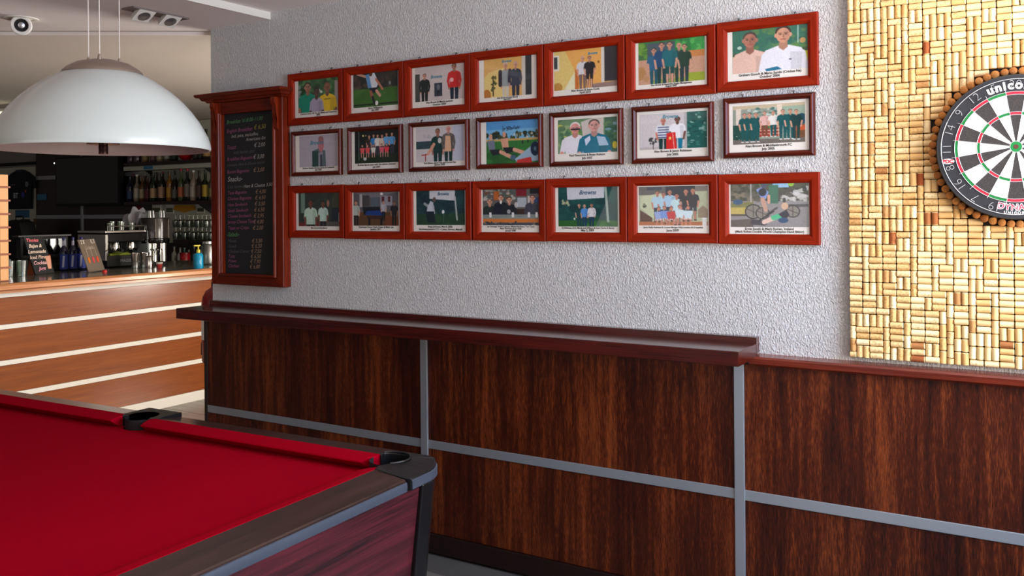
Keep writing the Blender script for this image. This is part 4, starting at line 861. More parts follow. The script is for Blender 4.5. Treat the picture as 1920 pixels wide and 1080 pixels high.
# counter-clockwise: right side up, far side leftwards, left side down, near side rightwards
A, B, (cu, cv, r) = corner(1, 1); bed += bite(cu, cv, r, A, B)
du, cvm, rm = mid(1); bed += bite(0, cvm, rm, (du, BV), (-du, BV))
B2, A2, (cu, cv, r) = corner(-1, 1); bed += bite(cu, cv, r, A2, B2)
B2, A2, (cu, cv, r) = corner(-1, -1); bed += bite(cu, cv, r, B2, A2)
bed += bite(0, -cvm, rm, (-du, -BV), (du, -BV))
A, B, (cu, cv, r) = corner(1, -1); bed += bite(cu, cv, r, B, A)
tb(MB().prism([(a, b, ZBED - .02) for a, b in bed], (0, 0, .02)), 'cloth_bed', M['cloth'])
def cushion(p0, p1, inn, cut0, cut1):
    """p0 to p1 along the wood line; inn = unit vector to the bed"""
    p0, p1, inn = Vector(p0), Vector(p1), Vector(inn); d = (p1 - p0).normalized()
    prof = [(0, ZT), (.030, ZT - .003), (.0575, ZN + .0006), (.0606, ZN - .003), (.030, ZBED + .001), (0, ZBED - .004)]
    ra = [tuple(p0 + d * cut0 * (q / .0606) + inn * q) + (z,) for q, z in prof]; rb = [tuple(p1 - d * cut1 * (q / .0606) + inn * q) + (z,) for q, z in prof]
    tb(MB().loft([ra, rb]), 'cushion', M['cloth'], bevel=.0015)
cg = .055; mgp = .062
for sv in (1, -1):
    for su in (1, -1):
        cushion((su * 1.052, sv * RV), (su * mgp, sv * RV), (0, -sv), .034, .016)
for su in (1, -1):
    cushion((su * RU, -.492), (su * RU, .492), (-su, 0), .03, .03)
# wooden rail tops, slightly sloping outward
CL = .235; CU = .19
def rail(p0, p1, out, m, l0, l1):
    p0, p1, out = Vector(p0), Vector(p1), Vector(out); d = (p1 - p0).normalized()
    prof = [(0, ZT - .001), (.100, ZO + .002), (.104, ZO - .001), (.104, ZO - .028), (0, ZO - .028)]
    tb(MB().loft([[tuple(p0 + out * q) + (z,) for q, z in prof], [tuple(p1 + out * q) + (z,) for q, z in prof]]), 'rail_top', m)
    tp = [(.105, ZO - .004), (.1085, ZO - .005), (.110, ZO - .016), (.1085, ZO - .029), (.105, ZO - .031)]
    q0, q1 = p0 - d * l0, p1 + d * l1
    tb(MB().loft([[tuple(q0 + out * q) + (z,) for q, z in tp], [tuple(q1 + out * q) + (z,) for q, z in tp]]), 'metal_edge', M['table_trim'], smooth=True)
for su in (1, -1): rail((su * RU, -HV + CL), (su * RU, HV - CL), (su, 0), M['table_rail'], -.0, -.0)
for sv in (1, -1):
    for su in (1, -1): rail((su * .085, sv * RV), (su * (HU - CU), sv * RV), (0, sv), M['table_rail_u'], 0, 0)
# black corner caps and middle pocket caps
for su in (1, -1):
    for sv in (1, -1):
        o_ = [(HU - CU, HV + .001), (HU - .135, HV)] + [(HU - .135 + .135 * math.sin(t), HV - .135 + .135 * math.cos(t)) for t in np.linspace(.12, math.pi / 2 - .12, 10)] + [(HU, HV - .135), (HU + .001, HV - CL + .022)]
        i_ = [(HU - .02, HV - CL + .012), (HU - .06, HV - CL + .001), (RU, HV - CL), (RU - .010, .496)]
        arcp = [(pc[0] + PR * math.cos(t), pc[1] + PR * math.sin(t)) for t in np.linspace(math.radians(-52), math.radians(142), 16)]
        e_ = [(1.056, RV - .010), (HU - CU, RV)]
        pts = o_ + i_ + arcp + e_
        cap = MB(); zt_ = lambda a, b: ZT + .002 - .019 * max(0, min(1, max((a - RU) / .105, (b - RV) / .105))) ** 1.5
        top = [cap.bm.verts.new((su * a, sv * b, zt_(a, b))) for a, b in pts]; bot = [cap.bm.verts.new((su * a, sv * b, ZO - .034)) for a, b in pts]
        f = cap.bm.faces.new(top)
        for i in range(len(pts)):
            j = (i + 1) % len(pts); cap.bm.faces.new([top[i], top[j], bot[j], bot[i]])
        fb = cap.bm.faces.new(list(reversed(bot))); bmesh.ops.triangulate(cap.bm, faces=[f, fb])
        co = tb(cap, 'corner_cap', M['black_plastic'], bevel=.003)
        bd = MB(); n_ = len(o_); rings = []
        for q in range(n_):
            a0, a1 = Vector(o_[max(0, q - 1)]), Vector(o_[min(n_ - 1, q + 1)]); tn = (a1 - a0).normalized(); nn = Vector((-tn.y, tn.x)); nn = nn if nn.dot(Vector((1, 1))) > 0 else -nn
            if abs(nn.x) < .02: nn = Vector((0, 1))
            b0 = Vector(o_[q]) + nn * .0005; b1 = Vector(o_[q]) + nn * .0045
            rings.append([(su * b0.x, sv * b0.y, ZO - .031), (su * b1.x, sv * b1.y, ZO - .029), (su * b1.x, sv * b1.y, ZO - .006), (su * b0.x, sv * b0.y, ZO - .004)])
        bd.loft(rings); tb(bd, 'corner_band', M['table_trim'], smooth=True)
        c0 = (su * pc[0], sv * pc[1], 0)
        pk = MB(); pk.lathe([(PR + .001, ZT - .004), (PR + .0015, ZBED - .06), (PR * .6, ZBED - .12), (.01, ZBED - .13)], c=c0, n=24, caps=False)
        tb(pk, 'pocket_liner', M['black_dull'], smooth=True)
        lip = MB(); lip.tube([(su * (pc[0] + (PR + .003) * math.cos(t)), sv * (pc[1] + (PR + .003) * math.sin(t)), ZT + .0015) for t in np.linspace(math.radians(-52), math.radians(142), 20)], .0030, 6)
        tb(lip, 'pocket_lip', M['black_plastic'], smooth=True)
        # corner leg: tapering black post, its outer faces just proud of the body
        lg_ = MB(); tpz = ZO - .036
        out5 = [(0, -.135), (0, -.085), (-.03, -.03), (-.085, 0), (-.135, 0), (-.135, -.135)]
        ring5 = lambda off, z: [(su * (HU - .009 - off + a), sv * (HV - .009 - off + b), z) for a, b in out5]
        lg_.loft([ring5(.052, 0.0), ring5(0.0, tpz)])
        tb(lg_, 'leg', M['black_plastic'], bevel=.004)
for sv in (1, -1):
    pts = [(-.085, HV + .003), (.085, HV + .003), (.085, RV + .002), (.066, RV - .02)] + [(PR * math.cos(t), pmid[1] + PR * math.sin(t)) for t in np.linspace(math.radians(-15), math.radians(195), 14)] + [(-.066, RV - .02), (-.085, RV + .002)]
    cap = MB(); cap.prism([(a, sv * b, ZO - .032) for a, b in pts], (0, 0, .049)); tb(cap, 'pocket_cap', M['black_plastic'], bevel=.002)
    pk = MB(); pk.lathe([(PR + .001, ZT - .004), (PR + .001, ZBED - .06), (PR * .6, ZBED - .12), (.01, ZBED - .13)], c=(0, sv * pmid[1], 0), n=24, caps=False); tb(pk, 'pocket_liner', M['black_dull'], smooth=True)
# body boards
za, zb = ZO - .034, .40; ins = .02; tp = .065 * (za - zb) / za
for su in (1, -1):
    u1, u0 = HU - ins, HU - ins - tp; v1, v0 = HV - .106, HV - tp - .124
    tb(MB().hexa([(su * (u0 - .03), -v0, zb), (su * u0, -v0, zb), (su * u0, v0, zb), (su * (u0 - .03), v0, zb), (su * (u1 - .03), -v1, za), (su * u1, -v1, za), (su * u1, v1, za), (su * (u1 - .03), v1, za)]), 'apron_board', M['apron'])
    v1, v0 = HV - ins, HV - ins - tp; u1, u0 = HU - .106, HU - tp - .124
    tb(MB().hexa([(-u0, su * (v0 - .03), zb), (u0, su * (v0 - .03), zb), (u0, su * v0, zb), (-u0, su * v0, zb), (-u1, su * (v1 - .03), za), (u1, su * (v1 - .03), za), (u1, su * v1, za), (-u1, su * v1, za)]), 'apron_board', M['apron_u'])

# ------------------------------------------------------------------ pendant lamp
LC = Vector((-2.452, 1.655, 0))
pl = thing('pendant_lamp', 'large white opal dome pendant lamp on three thin cables over the pool table', 'lamp', (LC.x, LC.y, 1.717))
op = [(.3055, 1.7165), (.3070, 1.722), (.3045, 1.738), (.2985, 1.757), (.290, 1.774), (.274, 1.803), (.253, 1.832), (.226, 1.863), (.195, 1.891), (.150, 1.923), (.114, 1.942), (.09, 1.953)]
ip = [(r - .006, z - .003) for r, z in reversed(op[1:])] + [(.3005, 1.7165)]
d_ = MB(); d_.lathe([ip[-1]] + op, c=LC, n=96, caps=False); d_.build('shade', M['opal'], pl, smooth=True)
d_ = MB(); d_.lathe(ip, c=LC, n=96, caps=False); d_.build('shade_inner_face', M['opal_shaded'], pl, smooth=True)  # inner face of the same glass, its shade carried by the colour
MB().lathe([(.1135, 1.943), (.112, 1.948), (.098, 1.961), (.074, 1.975), (.040, 1.984), (.0, 1.986)], c=LC, n=64, caps=False).build('top_cap', M['cap_metal'], pl, smooth=True)
for k, aa in enumerate((165, 285, 45)):
    a = math.radians(aa); p = LC + rt * (.050 * math.cos(a)) + Vector((fw.x, fw.y, 0)) * (.05 * math.sin(a))
    MB().tube([(p.x, p.y, 1.978), (p.x, p.y, 2.505)], .0017, 6).build('cable', M['cable'], pl)
    MB().lathe([(.006, 1.978), (.005, 1.990), (.003, 1.996)], c=(p.x, p.y, 0), n=10).build('cable_grip', M['cap_metal'], pl, smooth=True)
MB().lathe([(.06, 2.480), (.06, 2.503), (.02, 2.505)], c=LC, n=32).build('ceiling_rose', M['cap_metal'], pl, smooth=True)
MB().lathe([(.002, 1.702), (.0135, 1.704), (.0135, 1.728), (.012, 1.73), (.046, 1.733), (.046, 1.737), (.010, 1.74), (.010, 1.975)], c=LC, n=24).build('stem', M['lamp_stem'], pl, smooth=True)
MB().lathe([(.012, 1.80), (.035, 1.83), (.038, 1.87), (.02, 1.90), (.012, 1.91)], c=LC, n=20).build('bulb', M['opal_shaded'], pl, smooth=True)

# ------------------------------------------------------------------ ceiling spots and lit sign
sp = thing('eyeball_spotlight', 'round white recessed eyeball spotlight in the ceiling above the lamp', 'spotlight', (-4.455, 2.56, 2.505))
c0 = Vector((-4.455, 2.56, 2.505))
MB().lathe([(.080, 0), (.080, -.004), (.070, -.007), (.056, -.003)], c=c0, n=40, caps=False).build('rim_plate', M['white_paint'], sp, smooth=True)
aim = (Vector((0, 0, EYE + .12)) - c0).normalized(); mt = aim.to_track_quat('Z', 'Y').to_matrix()
MB().lathe([(.040, -.055), (.050, -.01), (.049, .050), (.044, .055), (.034, .055), (.031, .048)], c=c0 + Vector((0, 0, -.034)), n=32, mtx=mt, caps=False).build('eyeball', M['white_paint'], sp, smooth=True)
MB().lathe([(.031, .048), (.028, .030), (.0, .026)], c=c0 + Vector((0, 0, -.034)), n=32, mtx=mt, caps=False).build('reflector', M['black_dull'], sp, smooth=True)
MB().lathe([(.017, .030), (.015, .040), (.005, .042)], c=c0 + Vector((0, 0, -.034)), n=24, mtx=mt).build('bulb', M['steel'], sp, smooth=True)
tw_ = thing('twin_spotlight', 'twin white square spotlight fitting on the ceiling soffit', 'spotlight', (-3.79, 2.85, 2.505))
MB().box((-3.835, 2.69, 2.497), (-3.745, 3.01, 2.505)).build('plate', mat('spot_plate', (120, 108, 104), .6), tw_)
for yy in (2.775, 2.925):
    h = MB(); m_ = Matrix.Translation((-3.79, yy, 2.487)) @ Matrix.Rotation(math.radians(-32), 4, 'Y')
    P8 = [(-.042, -.046, -.014), (.042, -.046, -.014), (.042, .046, -.014), (-.042, .046, -.014), (-.036, -.040, .014), (.036, -.040, .014), (.036, .040, .014), (-.036, .040, .014)]
    h.hexa([m_ @ Vector(q) for q in P8]); hd = h.build('lamp_head', M['white_paint'], tw_, bevel=.003)
    h = MB(); h.lathe([(.026, -.012), (.030, -.017), (.024, -.019)], n=20, mtx=(m_.to_3x3()), c=m_.translation); h.build('lamp_lens', M['steel'], hd, smooth=True)
sg = thing('lit_exit_sign', 'small lit cream sign hanging from the bar ceiling behind the lamp', 'sign', (-8.1, 4.36, 2.30))
s0 = at_y(-34, 198, 4.4); s1 = at_y(30, 196, 4.4); zs0 = at_y(4, 236, 4.4).z
MB().box((s0.x, 4.40, zs0), (s1.x, 4.46, 2.452)).build('sign_box', M['white_paint'], sg, bevel=.004)
MB().box((s0.x + .01, 4.396, zs0 + .012), (s1.x - .012, 4.3995, 2.425)).build('sign_face', M['cream_lit'], sg)
MB().box((s1.x - .05, 4.394, zs0 + .05), (s1.x - .03, 4.3955, 2.38)).build('sign_mark', M['ink'], sg)
MB().tube([(s1.x - .1, 4.43, 2.45), (s1.x - .1, 4.43, 2.487)], .006, 8).build('hanger', M['white_paint'], sg)

# ------------------------------------------------------------------ fire extinguisher on the wall end
fx = thing('fire_extinguisher', 'red fire extinguisher hanging on the free end of the picture wall above the drinks ledge', 'fire extinguisher', (-3.985, 3.36, .70))
fc = (-3.985, 3.36, 0)
MB().lathe([(.068, .700), (.074, .712), (.075, 1.02), (.070, 1.060), (.050, 1.095), (.026, 1.110), (.022, 1.118)], c=fc, n=28).build('cylinder_body', M['red_paint'], fx, smooth=True)
MB().lathe([(.022, 1.116), (.022, 1.14), (.015, 1.150)], c=fc, n=16).build('valve', M['black_dull'], fx, smooth=True)
MB().hexa([(-4.0, 3.345, 1.145), (-3.97, 3.345, 1.145), (-3.97, 3.46, 1.165), (-4.0, 3.46, 1.165), (-4.0, 3.345, 1.160), (-3.97, 3.345, 1.160), (-3.97, 3.46, 1.182), (-4.0, 3.46, 1.182)]).build('lever', M['black_dull'], fx, bevel=.002)
MB().tube([(-3.975, 3.38, 1.13), (-4.01, 3.40, 1.165), (-4.045, 3.415, 1.165), (-4.06, 3.425, 1.13), (-4.05, 3.44, 1.05), (-4.055, 3.435, .93), (-4.085, 3.40, .88)], .007, 8).build('hose', M['black_dull'], fx, smooth=True)
MB().lathe([(.008, .90), (.018, .805)], c=(-4.083, 3.37, 0), n=14).build('hose_cone', M['red_paint'], fx, smooth=True)
MB().lathe([(.020, .804), (.024, .80), (.025, .735), (.02, .73)], c=(-4.083, 3.37, 0), n=14).build('horn', M['black_dull'], fx, smooth=True)
MB().box((-3.909, 3.33, .78), (-3.888, 3.39, 1.08)).build('wall_bracket', M['steel'], fx)
MB().lathe([(.0757, .83), (.0757, .96)], c=fc, n=28, caps=False).build('label_band', M['paper'], fx, smooth=True)

# ------------------------------------------------------------------ bar
BX = -6.0
bar = thing('bar_counter', 'long wooden bar counter with white stripes across its orange wood front', 'bar', (-6.3, 3.8, 0))
MB().box((-6.62, 1.4, 0.0), (BX - .022, 5.6, 1.031)).build('carcass', M['panel_dark'], bar)
zs = [(0.0, .078, 'w'), (.080, .296, 'p'), (.298, .332, 'w'), (.334, .518, 'p'), (.520, .552, 'w'), (.554, .757, 'p'), (.759, .790, 'w'), (.792, .968, 'p'), (.970, 1.000, 'w')]
for z0, z1, k in zs:
    if k == 'p': MB().box((BX - .021, 1.4, z0), (BX, 5.6, z1)).build('front_panel', M['bar_wood'], bar)
    else: MB().box((BX - .021, 1.4, z0), (BX + (.004 if z0 > 0 else .008), 5.6, z1)).build('stripe' if z0 > 0 else 'kickboard', M['white_paint'], bar, bevel=.001)
MB().box((-7.12, 1.4, 1.032), (-5.93, 5.6, 1.068)).build('worktop', M['bar_top'], bar)
MB().prism([(-5.929, 1.4, 1.022), (-5.895, 1.4, 1.022), (-5.885, 1.4, 1.030), (-5.885, 1.4, 1.052), (-5.900, 1.4, 1.066), (-5.929, 1.4, 1.069)], (0, 4.2, 0)).build('nosing', M['bar_nose'], bar, smooth=True)
MB().box((-6.0, 1.4, 1.003), (-5.93, 5.6, 1.031)).build('underboard', M['bar_nose'], bar)
ZC = 1.069

def lathe_thing(name, label, cat, pos, parts, group=None):
    """parts: (name, material, profile, parent part index or None)"""
    t = thing(name, label, cat, pos, group); made = []
    for nm, m, prof, par in parts:
        mb = MB(); mb.lathe(prof, n=16, caps=True)
        made.append(mb.build(nm, m, t if par is None else made[par], smooth=True, world=False))
    return t
_mats = {}
def cmat(col, rough=.3, spec=.5):
    k = (col, rough)
    if k not in _mats: _mats[k] = mat('tint_%d_%d_%d' % col, col, rough, spec=spec)
    return _mats[k]
def bottle(label, cat, pos, h, r, body, lab, cap, group, shoulder=.62, neck=.32, lz=(.14, .46)):
    t = thing('bottle', label, cat, pos, group)
    if 'blue beer' not in group: body, lab = tuple(int(v * .72) for v in body), (tuple(int(v * .74) for v in lab) if lab else None)  # back bar bottles: dim shelf zone put into darker glass and label colours
    prof = [(r * .9, 0), (r, .01), (r, h * (shoulder - .06)), (r * .93, h * shoulder), (r * .6, h * (shoulder + .08)), (r * neck, h * (shoulder + .14)), (r * neck, h * .955), (r * neck * 1.15, h * .96)]
    mb = MB(); mb.lathe(prof, n=14); mb.build('glass_body', cmat(body, .12, .7), t, smooth=True, world=False)
    if lab:
        mb = MB(); mb.lathe([(r * 1.012, h * lz[0]), (r * 1.012, h * lz[1])], n=14, caps=False); mb.build('paper_label', cmat(lab, .6), t, smooth=True, world=False)
    mb = MB(); mb.lathe([(r * neck * 1.2, h * .93), (r * neck * 1.25, h * .99), (r * neck * .9, h)], n=12); mb.build('cap', cmat(cap, .4), t, smooth=True, world=False)
    return t

# things standing on the bar, nearest the street end first
p = at_z(6, 527, ZC); hz = at_x(6, 326, p.x).z
wr_ = thing('peg_rack', 'tall light wooden rack with brown cross slats standing on the bar end', 'rack', p)
nb = 8; hb = (hz - ZC) / nb
for k in range(nb):
    MB().box((p.x - .03, p.y - .035, ZC + k * hb + .006), (p.x + .03, p.y + .022, ZC + (k + 1) * hb - .006)).build('block', M['light_wood'], wr_, bevel=.002)
    if k: MB().box((p.x - .033, p.y - .06, ZC + k * hb - .0055), (p.x + .033, p.y + .036, ZC + k * hb + .0055)).build('cross_slat', M['brown_wood'], wr_)
MB().box((p.x - .04, p.y - .05, ZC), (p.x + .04, p.y + .03, ZC + .006)).build('foot_plate', M['brown_wood'], wr_)
MB().box((p.x - .028, p.y - .033, ZC + .006), (p.x - .012, p.y + .02, hz - .008)).build('spine', M['brown_wood'], wr_)

for k, (px, py) in enumerate(((17, 519), (41, 518))):
    p = at_z(px, py, ZC)
    lathe_thing('tumbler', ('clear glass tumbler nearest the wooden rack on the bar', 'clear glass tumbler between the other tumbler and the chalk sign')[k], 'glass', p, [('glass_wall', M['glass_frost'], [(.032, 0), (.039, .115), (.037, .115), (.03, .01)], None)], 'tumblers at the end of the bar')
p = at_z(20, 512, ZC)
nt_ = thing('napkin_box', 'small white box behind the tumblers on the bar', 'box', p)
MB().box((p.x - .22, p.y - .05, ZC), (p.x - .12, p.y + .07, ZC + .10)).build('carton', M['paper'], nt_); MB().box((p.x - .21, p.y - .04, ZC + .10), (p.x - .13, p.y + .06, ZC + .115)).build('napkins', M['paper'], nt_)

def leaning(name, label, cat, quad_px, base_z, lean, m_board, th=.008):
    """a board standing on the bar turned to the street: bottom edge from two pixels, leaning back"""
    a = at_z(*quad_px[0], base_z); b = at_z(*quad_px[1], base_z); h = quad_px[2]
    d = (b - a); d.z = 0; W = d.length; d.normalize(); n = Vector((d.y, -d.x, 0))
    t = thing(name, label, cat, (a + b) / 2)
    bk = -n * math.sin(lean) * h + Vector((0, 0, math.cos(lean) * h))
    return t, a, b, d, n, bk, W
# chalk sign
t, a, b, d, n, bk, W = leaning('chalk_sign', 'small black chalk sign leaning on the bar with pink and white lettering', 'sign', ((67, 515), (103, 512), .29), ZC, .22, None)
sh = -d * .05
MB().hexa([a, b, b - n * .012, a - n * .012, a + bk + sh, b + bk + sh, b + bk - n * .012 + sh, a + bk - n * .012 + sh]).build('board', M['black_dull'], t, bevel=.002)
MB().hexa([a - n * .012, b - n * .012, b - n * .09, a - n * .09, a + bk * .5 - n * .014, b + bk * .5 - n * .014, b + bk * .5 - n * .02, a + bk * .5 - n * .02]).build('stand', M['brown_wood'], t)
rz_ = math.atan2(d.y, d.x)
for k, (s_, col) in enumerate((('Tinnies', (236, 120, 130)), ('Bajan &', (240, 214, 196)), ('Lemonade', (240, 214, 196)), ('Iced Pimm', (226, 196, 180)), ('Cocktail', (230, 180, 180)), ('Jugs', (238, 160, 180)))):
    f = .90 - .15 * k; q = a + d * (W * (.42 if k else .36)) + bk * f + sh * f + n * .003
    text('lettering', s_, cmat(col, .8), t, q, .037, rot=(math.radians(90) - .22, 0, rz_), shear=.25, bold=.0008)
q = a + d * (W * .84) + bk * .3 + sh * .3 + n * .003
MB().prism([q + d * x + bk.normalized() * z for x, z in ((-.022, .05), (.026, .05), (.018, -.05), (-.012, -.05))], n * -.002).build('drawn_cup', cmat((236, 170, 140), .8), t)
# three blue bottles
for k, (px, py) in enumerate(((120, 508), (137, 507), (153, 506))):
    p = at_z(px, py, ZC)
    bt = bottle('dark blue beer bottle, %s of three counted from the chalk sign' % ORD[k], 'bottle', p, .265, .031, (14, 16, 62), (60, 76, 170), (40, 44, 110), 'blue beer bottles on the bar', lz=(.06, .5))
    mb = MB(); mb.lathe([(.0105, .19), (.0108, .235)], n=12, caps=False); mb.build('neck_foil', cmat((196, 198, 222), .3), bt, smooth=True, world=False)
    mb = MB(); mb.prism([(.0318 * math.cos(a_), .0318 * math.sin(a_), z) for a_, z in ((-1.0, .03), (-.55, .03), (-.35, .12), (-.8, .12))], (.002, -.001, 0)); mb.build('label_mark', cmat((206, 212, 236), .5), bt, world=False)
# drinks menu stand
t, a, b, d, n, bk, W = leaning('menu_stand', 'clear drinks menu stand showing three red and orange cocktails', 'menu', ((167, 511), (197, 506), .26), ZC, .25, None)
sh = -d * .045
MB().hexa([a, b, b - n * .006, a - n * .006, a + bk + sh, b + bk + sh, b + bk - n * .006 + sh, a + bk - n * .006 + sh]).build('card', cmat((122, 106, 92), .4), t)
MB().hexa([a + n * .03, b + n * .03, b - n * .07, a - n * .07, a + n * .03 + Vector((0, 0, .007)), b + n * .03 + Vector((0, 0, .007)), b - n * .07 + Vector((0, 0, .007)), a - n * .07 + Vector((0, 0, .007))]).build('foot', M['glass_frost'], t)
rz_ = math.atan2(d.y, d.x)
for k, col in enumerate(((232, 120, 40), (226, 74, 84), (232, 84, 52))):
    q = a + d * (W * (.24 + .26 * k)) + bk * .36 + sh * .36 + n * .001
    MB().prism([q + d * (.018 * math.cos(t_)) + bk.normalized() * (.026 * math.sin(t_)) for t_ in np.linspace(0, 2 * math.pi, 13)[:-1]], n * .002).build('printed_drink', cmat(col, .5), t)
    MB().prism([q + d * x + bk.normalized() * z for x, z in ((-.003, .03), (.003, .03), (-.004, .10), (-.010, .10))], n * .0015).build('printed_straw', cmat((190, 176, 160), .5), t)
for k, (u, s_) in enumerate(((.22, '2 X'), (.8, '1L 5'))):
    text('lettering', s_, cmat((236, 226, 214), .6), t, a + d * (W * u) + bk * .92 + sh * .92 + n * .002, .045, rot=(math.radians(90) - .25, 0, rz_), bold=.001)
text('lettering', 'Cocktails', cmat((206, 186, 166), .6), t, a + d * (W * .5) + bk * .74 + sh * .74 + n * .002, .04, rot=(math.radians(90) - .25, 0, rz_))
p = at_z(196, 510, ZC)
lathe_thing('crown_seal', 'small red bottle top on the bar beside the menu stand', 'bottle top', p, [('crown', cmat((206, 34, 44), .35), [(.018, 0), (.017, .012), (.013, .016)], None), ('rim', cmat((220, 60, 60), .35), [(.0195, 0), (.0195, .004)], None)])
# till
p = at_z(80, 506, ZC); p.y += .05 + (-6.78 - p.x) * -.6; p.x = -6.93
tl = thing('till', 'black till with a wide screen standing on the bar behind the chalk sign', 'till', p)
q0 = at_x(34, 440, p.x); q1 = at_x(124, 442, p.x)
MB().box((p.x - .03, q0.y, ZC + .10), (p.x + .03, q1.y, q1.z)).build('screen_case', M['black_dull'], tl, bevel=.008)
MB().box((p.x + .0305, q0.y + .02, ZC + .13), (p.x + .032, q1.y - .02, q1.z - .02)).build('screen', M['dark_glassy'], tl)
MB().box((p.x - .10, q0.y + .08, ZC), (p.x + .10, q1.y - .08, ZC + .05)).build('base', M['black_dull'], tl, bevel=.006)
MB().box((p.x - .04, (q0.y + q1.y) / 2 - .05, ZC + .04), (p.x + .01, (q0.y + q1.y) / 2 + .05, ZC + .12)).build('neck', M['black_dull'], tl)
MB().box((p.x - .05, q0.y - .02, q1.z + .001), (p.x + .04, q1.y + .02, q1.z + .012)).build('top_ledge', cmat((70, 66, 66), .5), tl)
# coffee machine
XM = -6.72
ya, yb_ = at_x(198, 497, XM).y, at_x(278, 497, XM).y
zz = lambda py, px=235: at_x(px, py, XM).z
cm = thing('coffee_machine', 'black and chrome espresso coffee machine on the bar with cups on its top', 'coffee machine', (XM - .15, (ya + yb_) / 2, ZC))
zt1 = zz(432)
MB().box((XM - .38, ya, ZC + .01), (XM + .02, yb_ - .02, ZC + .10)).build('drip_base', M['black_dull'], cm, bevel=.006)
MB().box((XM - .38, ya + .02, ZC + .10), (XM - .16, yb_ - .04, zt1 - .09)).build('back_body', M['dark_glassy'], cm, bevel=.004)
MB().box((XM - .38, ya + .01, zt1 - .10), (XM - .01, yb_ - .02, zt1 - .02)).build('head_box', M['dark_glassy'], cm, bevel=.01)
MB().box((XM - .385, ya, zt1 - .02), (XM + .0, yb_ - .01, zt1)).build('cup_tray', M['chrome'], cm, bevel=.004)
MB().tube([(XM, ya + .02, zt1 - .005), (XM, ya + .02, zt1 + .035), (XM, yb_ - .03, zt1 + .035), (XM, yb_ - .03, zt1 - .005)], .004, 8).build('tray_rail', M['chrome'], cm, smooth=True)
MB().box((XM - .36, yb_ - .018, ZC + .06), (XM + .02, yb_ + .012, zt1 - .004)).build('side_panel', cmat((150, 160, 164), .4), cm, bevel=.004)
MB().box((XM - .36, ya - .012, ZC + .06), (XM + .02, ya + .012, zt1 - .03)).build('side_panel', M['chrome'], cm, bevel=.004)
MB().tube([(XM + .0, ya + .02, zt1 - .10), (XM + .02, ya + .0, zt1 - .16), (XM + .03, ya - .03, ZC + .14)], .006, 8).build('steam_wand', M['chrome'], cm, smooth=True)
for k in (.32, .70):
    yy = ya + (yb_ - ya) * k
    g = MB(); g.lathe([(.034, zt1 - .165), (.036, zt1 - .13), (.03, zt1 - .10)], c=(XM - .06, yy, 0), n=18); gh = g.build('group_head', M['chrome'], cm, smooth=True)
    MB().tube([(XM - .06, yy, zt1 - .155), (XM + .0, yy, zt1 - .16), (XM + .04, yy, zt1 - .168)], [.011, .011, .014], 8).build('handle', M['black_dull'], gh, smooth=True)
text('lettering', 'MAGISTER', cmat((120, 116, 116), .5), cm, (XM + .021, (ya + yb_) / 2, ZC + .055), .035, rot=(math.radians(90), 0, math.radians(90)))
for k, (px, hgt) in enumerate(((207, .06), (217, .075), (226, .075), (236, .07), (246, .06), (256, .06), (266, .06))):
    yy = at_x(px, 425, XM - .08).y
    lathe_thing('coffee_glass', '%s glass along the top of the coffee machine, counted from the street side' % ORD[k], 'glass', (XM - .08 - .05 * (k % 2), yy, zt1 + .001), [('glass_wall', M['glass_frost'], [(.020, 0), (.026, hgt * .9), (.026, hgt), (.022, hgt), (.017, .006)], None)], 'glasses on the coffee machine')
yy = at_x(262, 405, XM - .2).y
tw1 = thing('tea_towel', 'crumpled grey tea towel heaped on the coffee machine', 'towel', (XM - .22, yy, zt1 + .02))
bm_ = MB(); bmesh.ops.create_icosphere(bm_.bm, subdivisions=4, radius=1.0)
for v in bm_.bm.verts:
    f = 1 + .16 * math.sin(7 * v.co.x + 3 * v.co.z) + .13 * math.sin(9 * v.co.y - 4 * v.co.z + 1)
    v.co = Vector((v.co.x * .10 * f, v.co.y * .11 * f, (max(v.co.z, -.35) + .35) * .11 * f))
bm_.build('towel_cloth', cmat((150, 150, 160), .9), tw1, smooth=True, world=False)
p = at_z(222, 480, ZC + .10); p.x = XM - .05; p.y = ya + .14
dc = thing('dish_cloth', 'folded yellow green dish cloth lying on the coffee machine drip tray', 'cloth', (p.x, p.y, ZC + .101))
MB().loft([[(-.05, y_, 0), (.05, y_, 0), (.055, y_, .012 + .01 * math.sin(y_ * 40)), (0, y_, .024 + .012 * math.cos(y_ * 50)), (-.05, y_, .014)] for y_ in np.linspace(-.10, .10, 9)]).build('cloth_fold', cmat((120, 132, 34), .9), dc, smooth=True, world=False)
# shakers / glasses in front of the machine
for k, (px, py) in enumerate(((254, 503), (272, 502))):
    p = at_z(px, py, ZC)
    lathe_thing('shaker', ('steel and glass shaker in front of the coffee machine', 'steel and glass shaker beside the chrome tap column')[k], 'shaker', p, [('glass_base', M['glass_frost'], [(.034, 0), (.036, .05), (.032, .058)], None), ('steel_cup', M['chrome'], [(.03, .058), (.038, .125), (.036, .125), (.028, .06)], None)])
p = at_z(281, 503, ZC)
lathe_thing('milk_jug', 'small steel milk jug next to the shakers', 'jug', p, [('jug_body', M['chrome'], [(.028, 0), (.031, .04), (.024, .09), (.027, .10)], None), ('jug_lip', M['steel'], [(.027, .10), (.029, .104), (.026, .104)], None)])
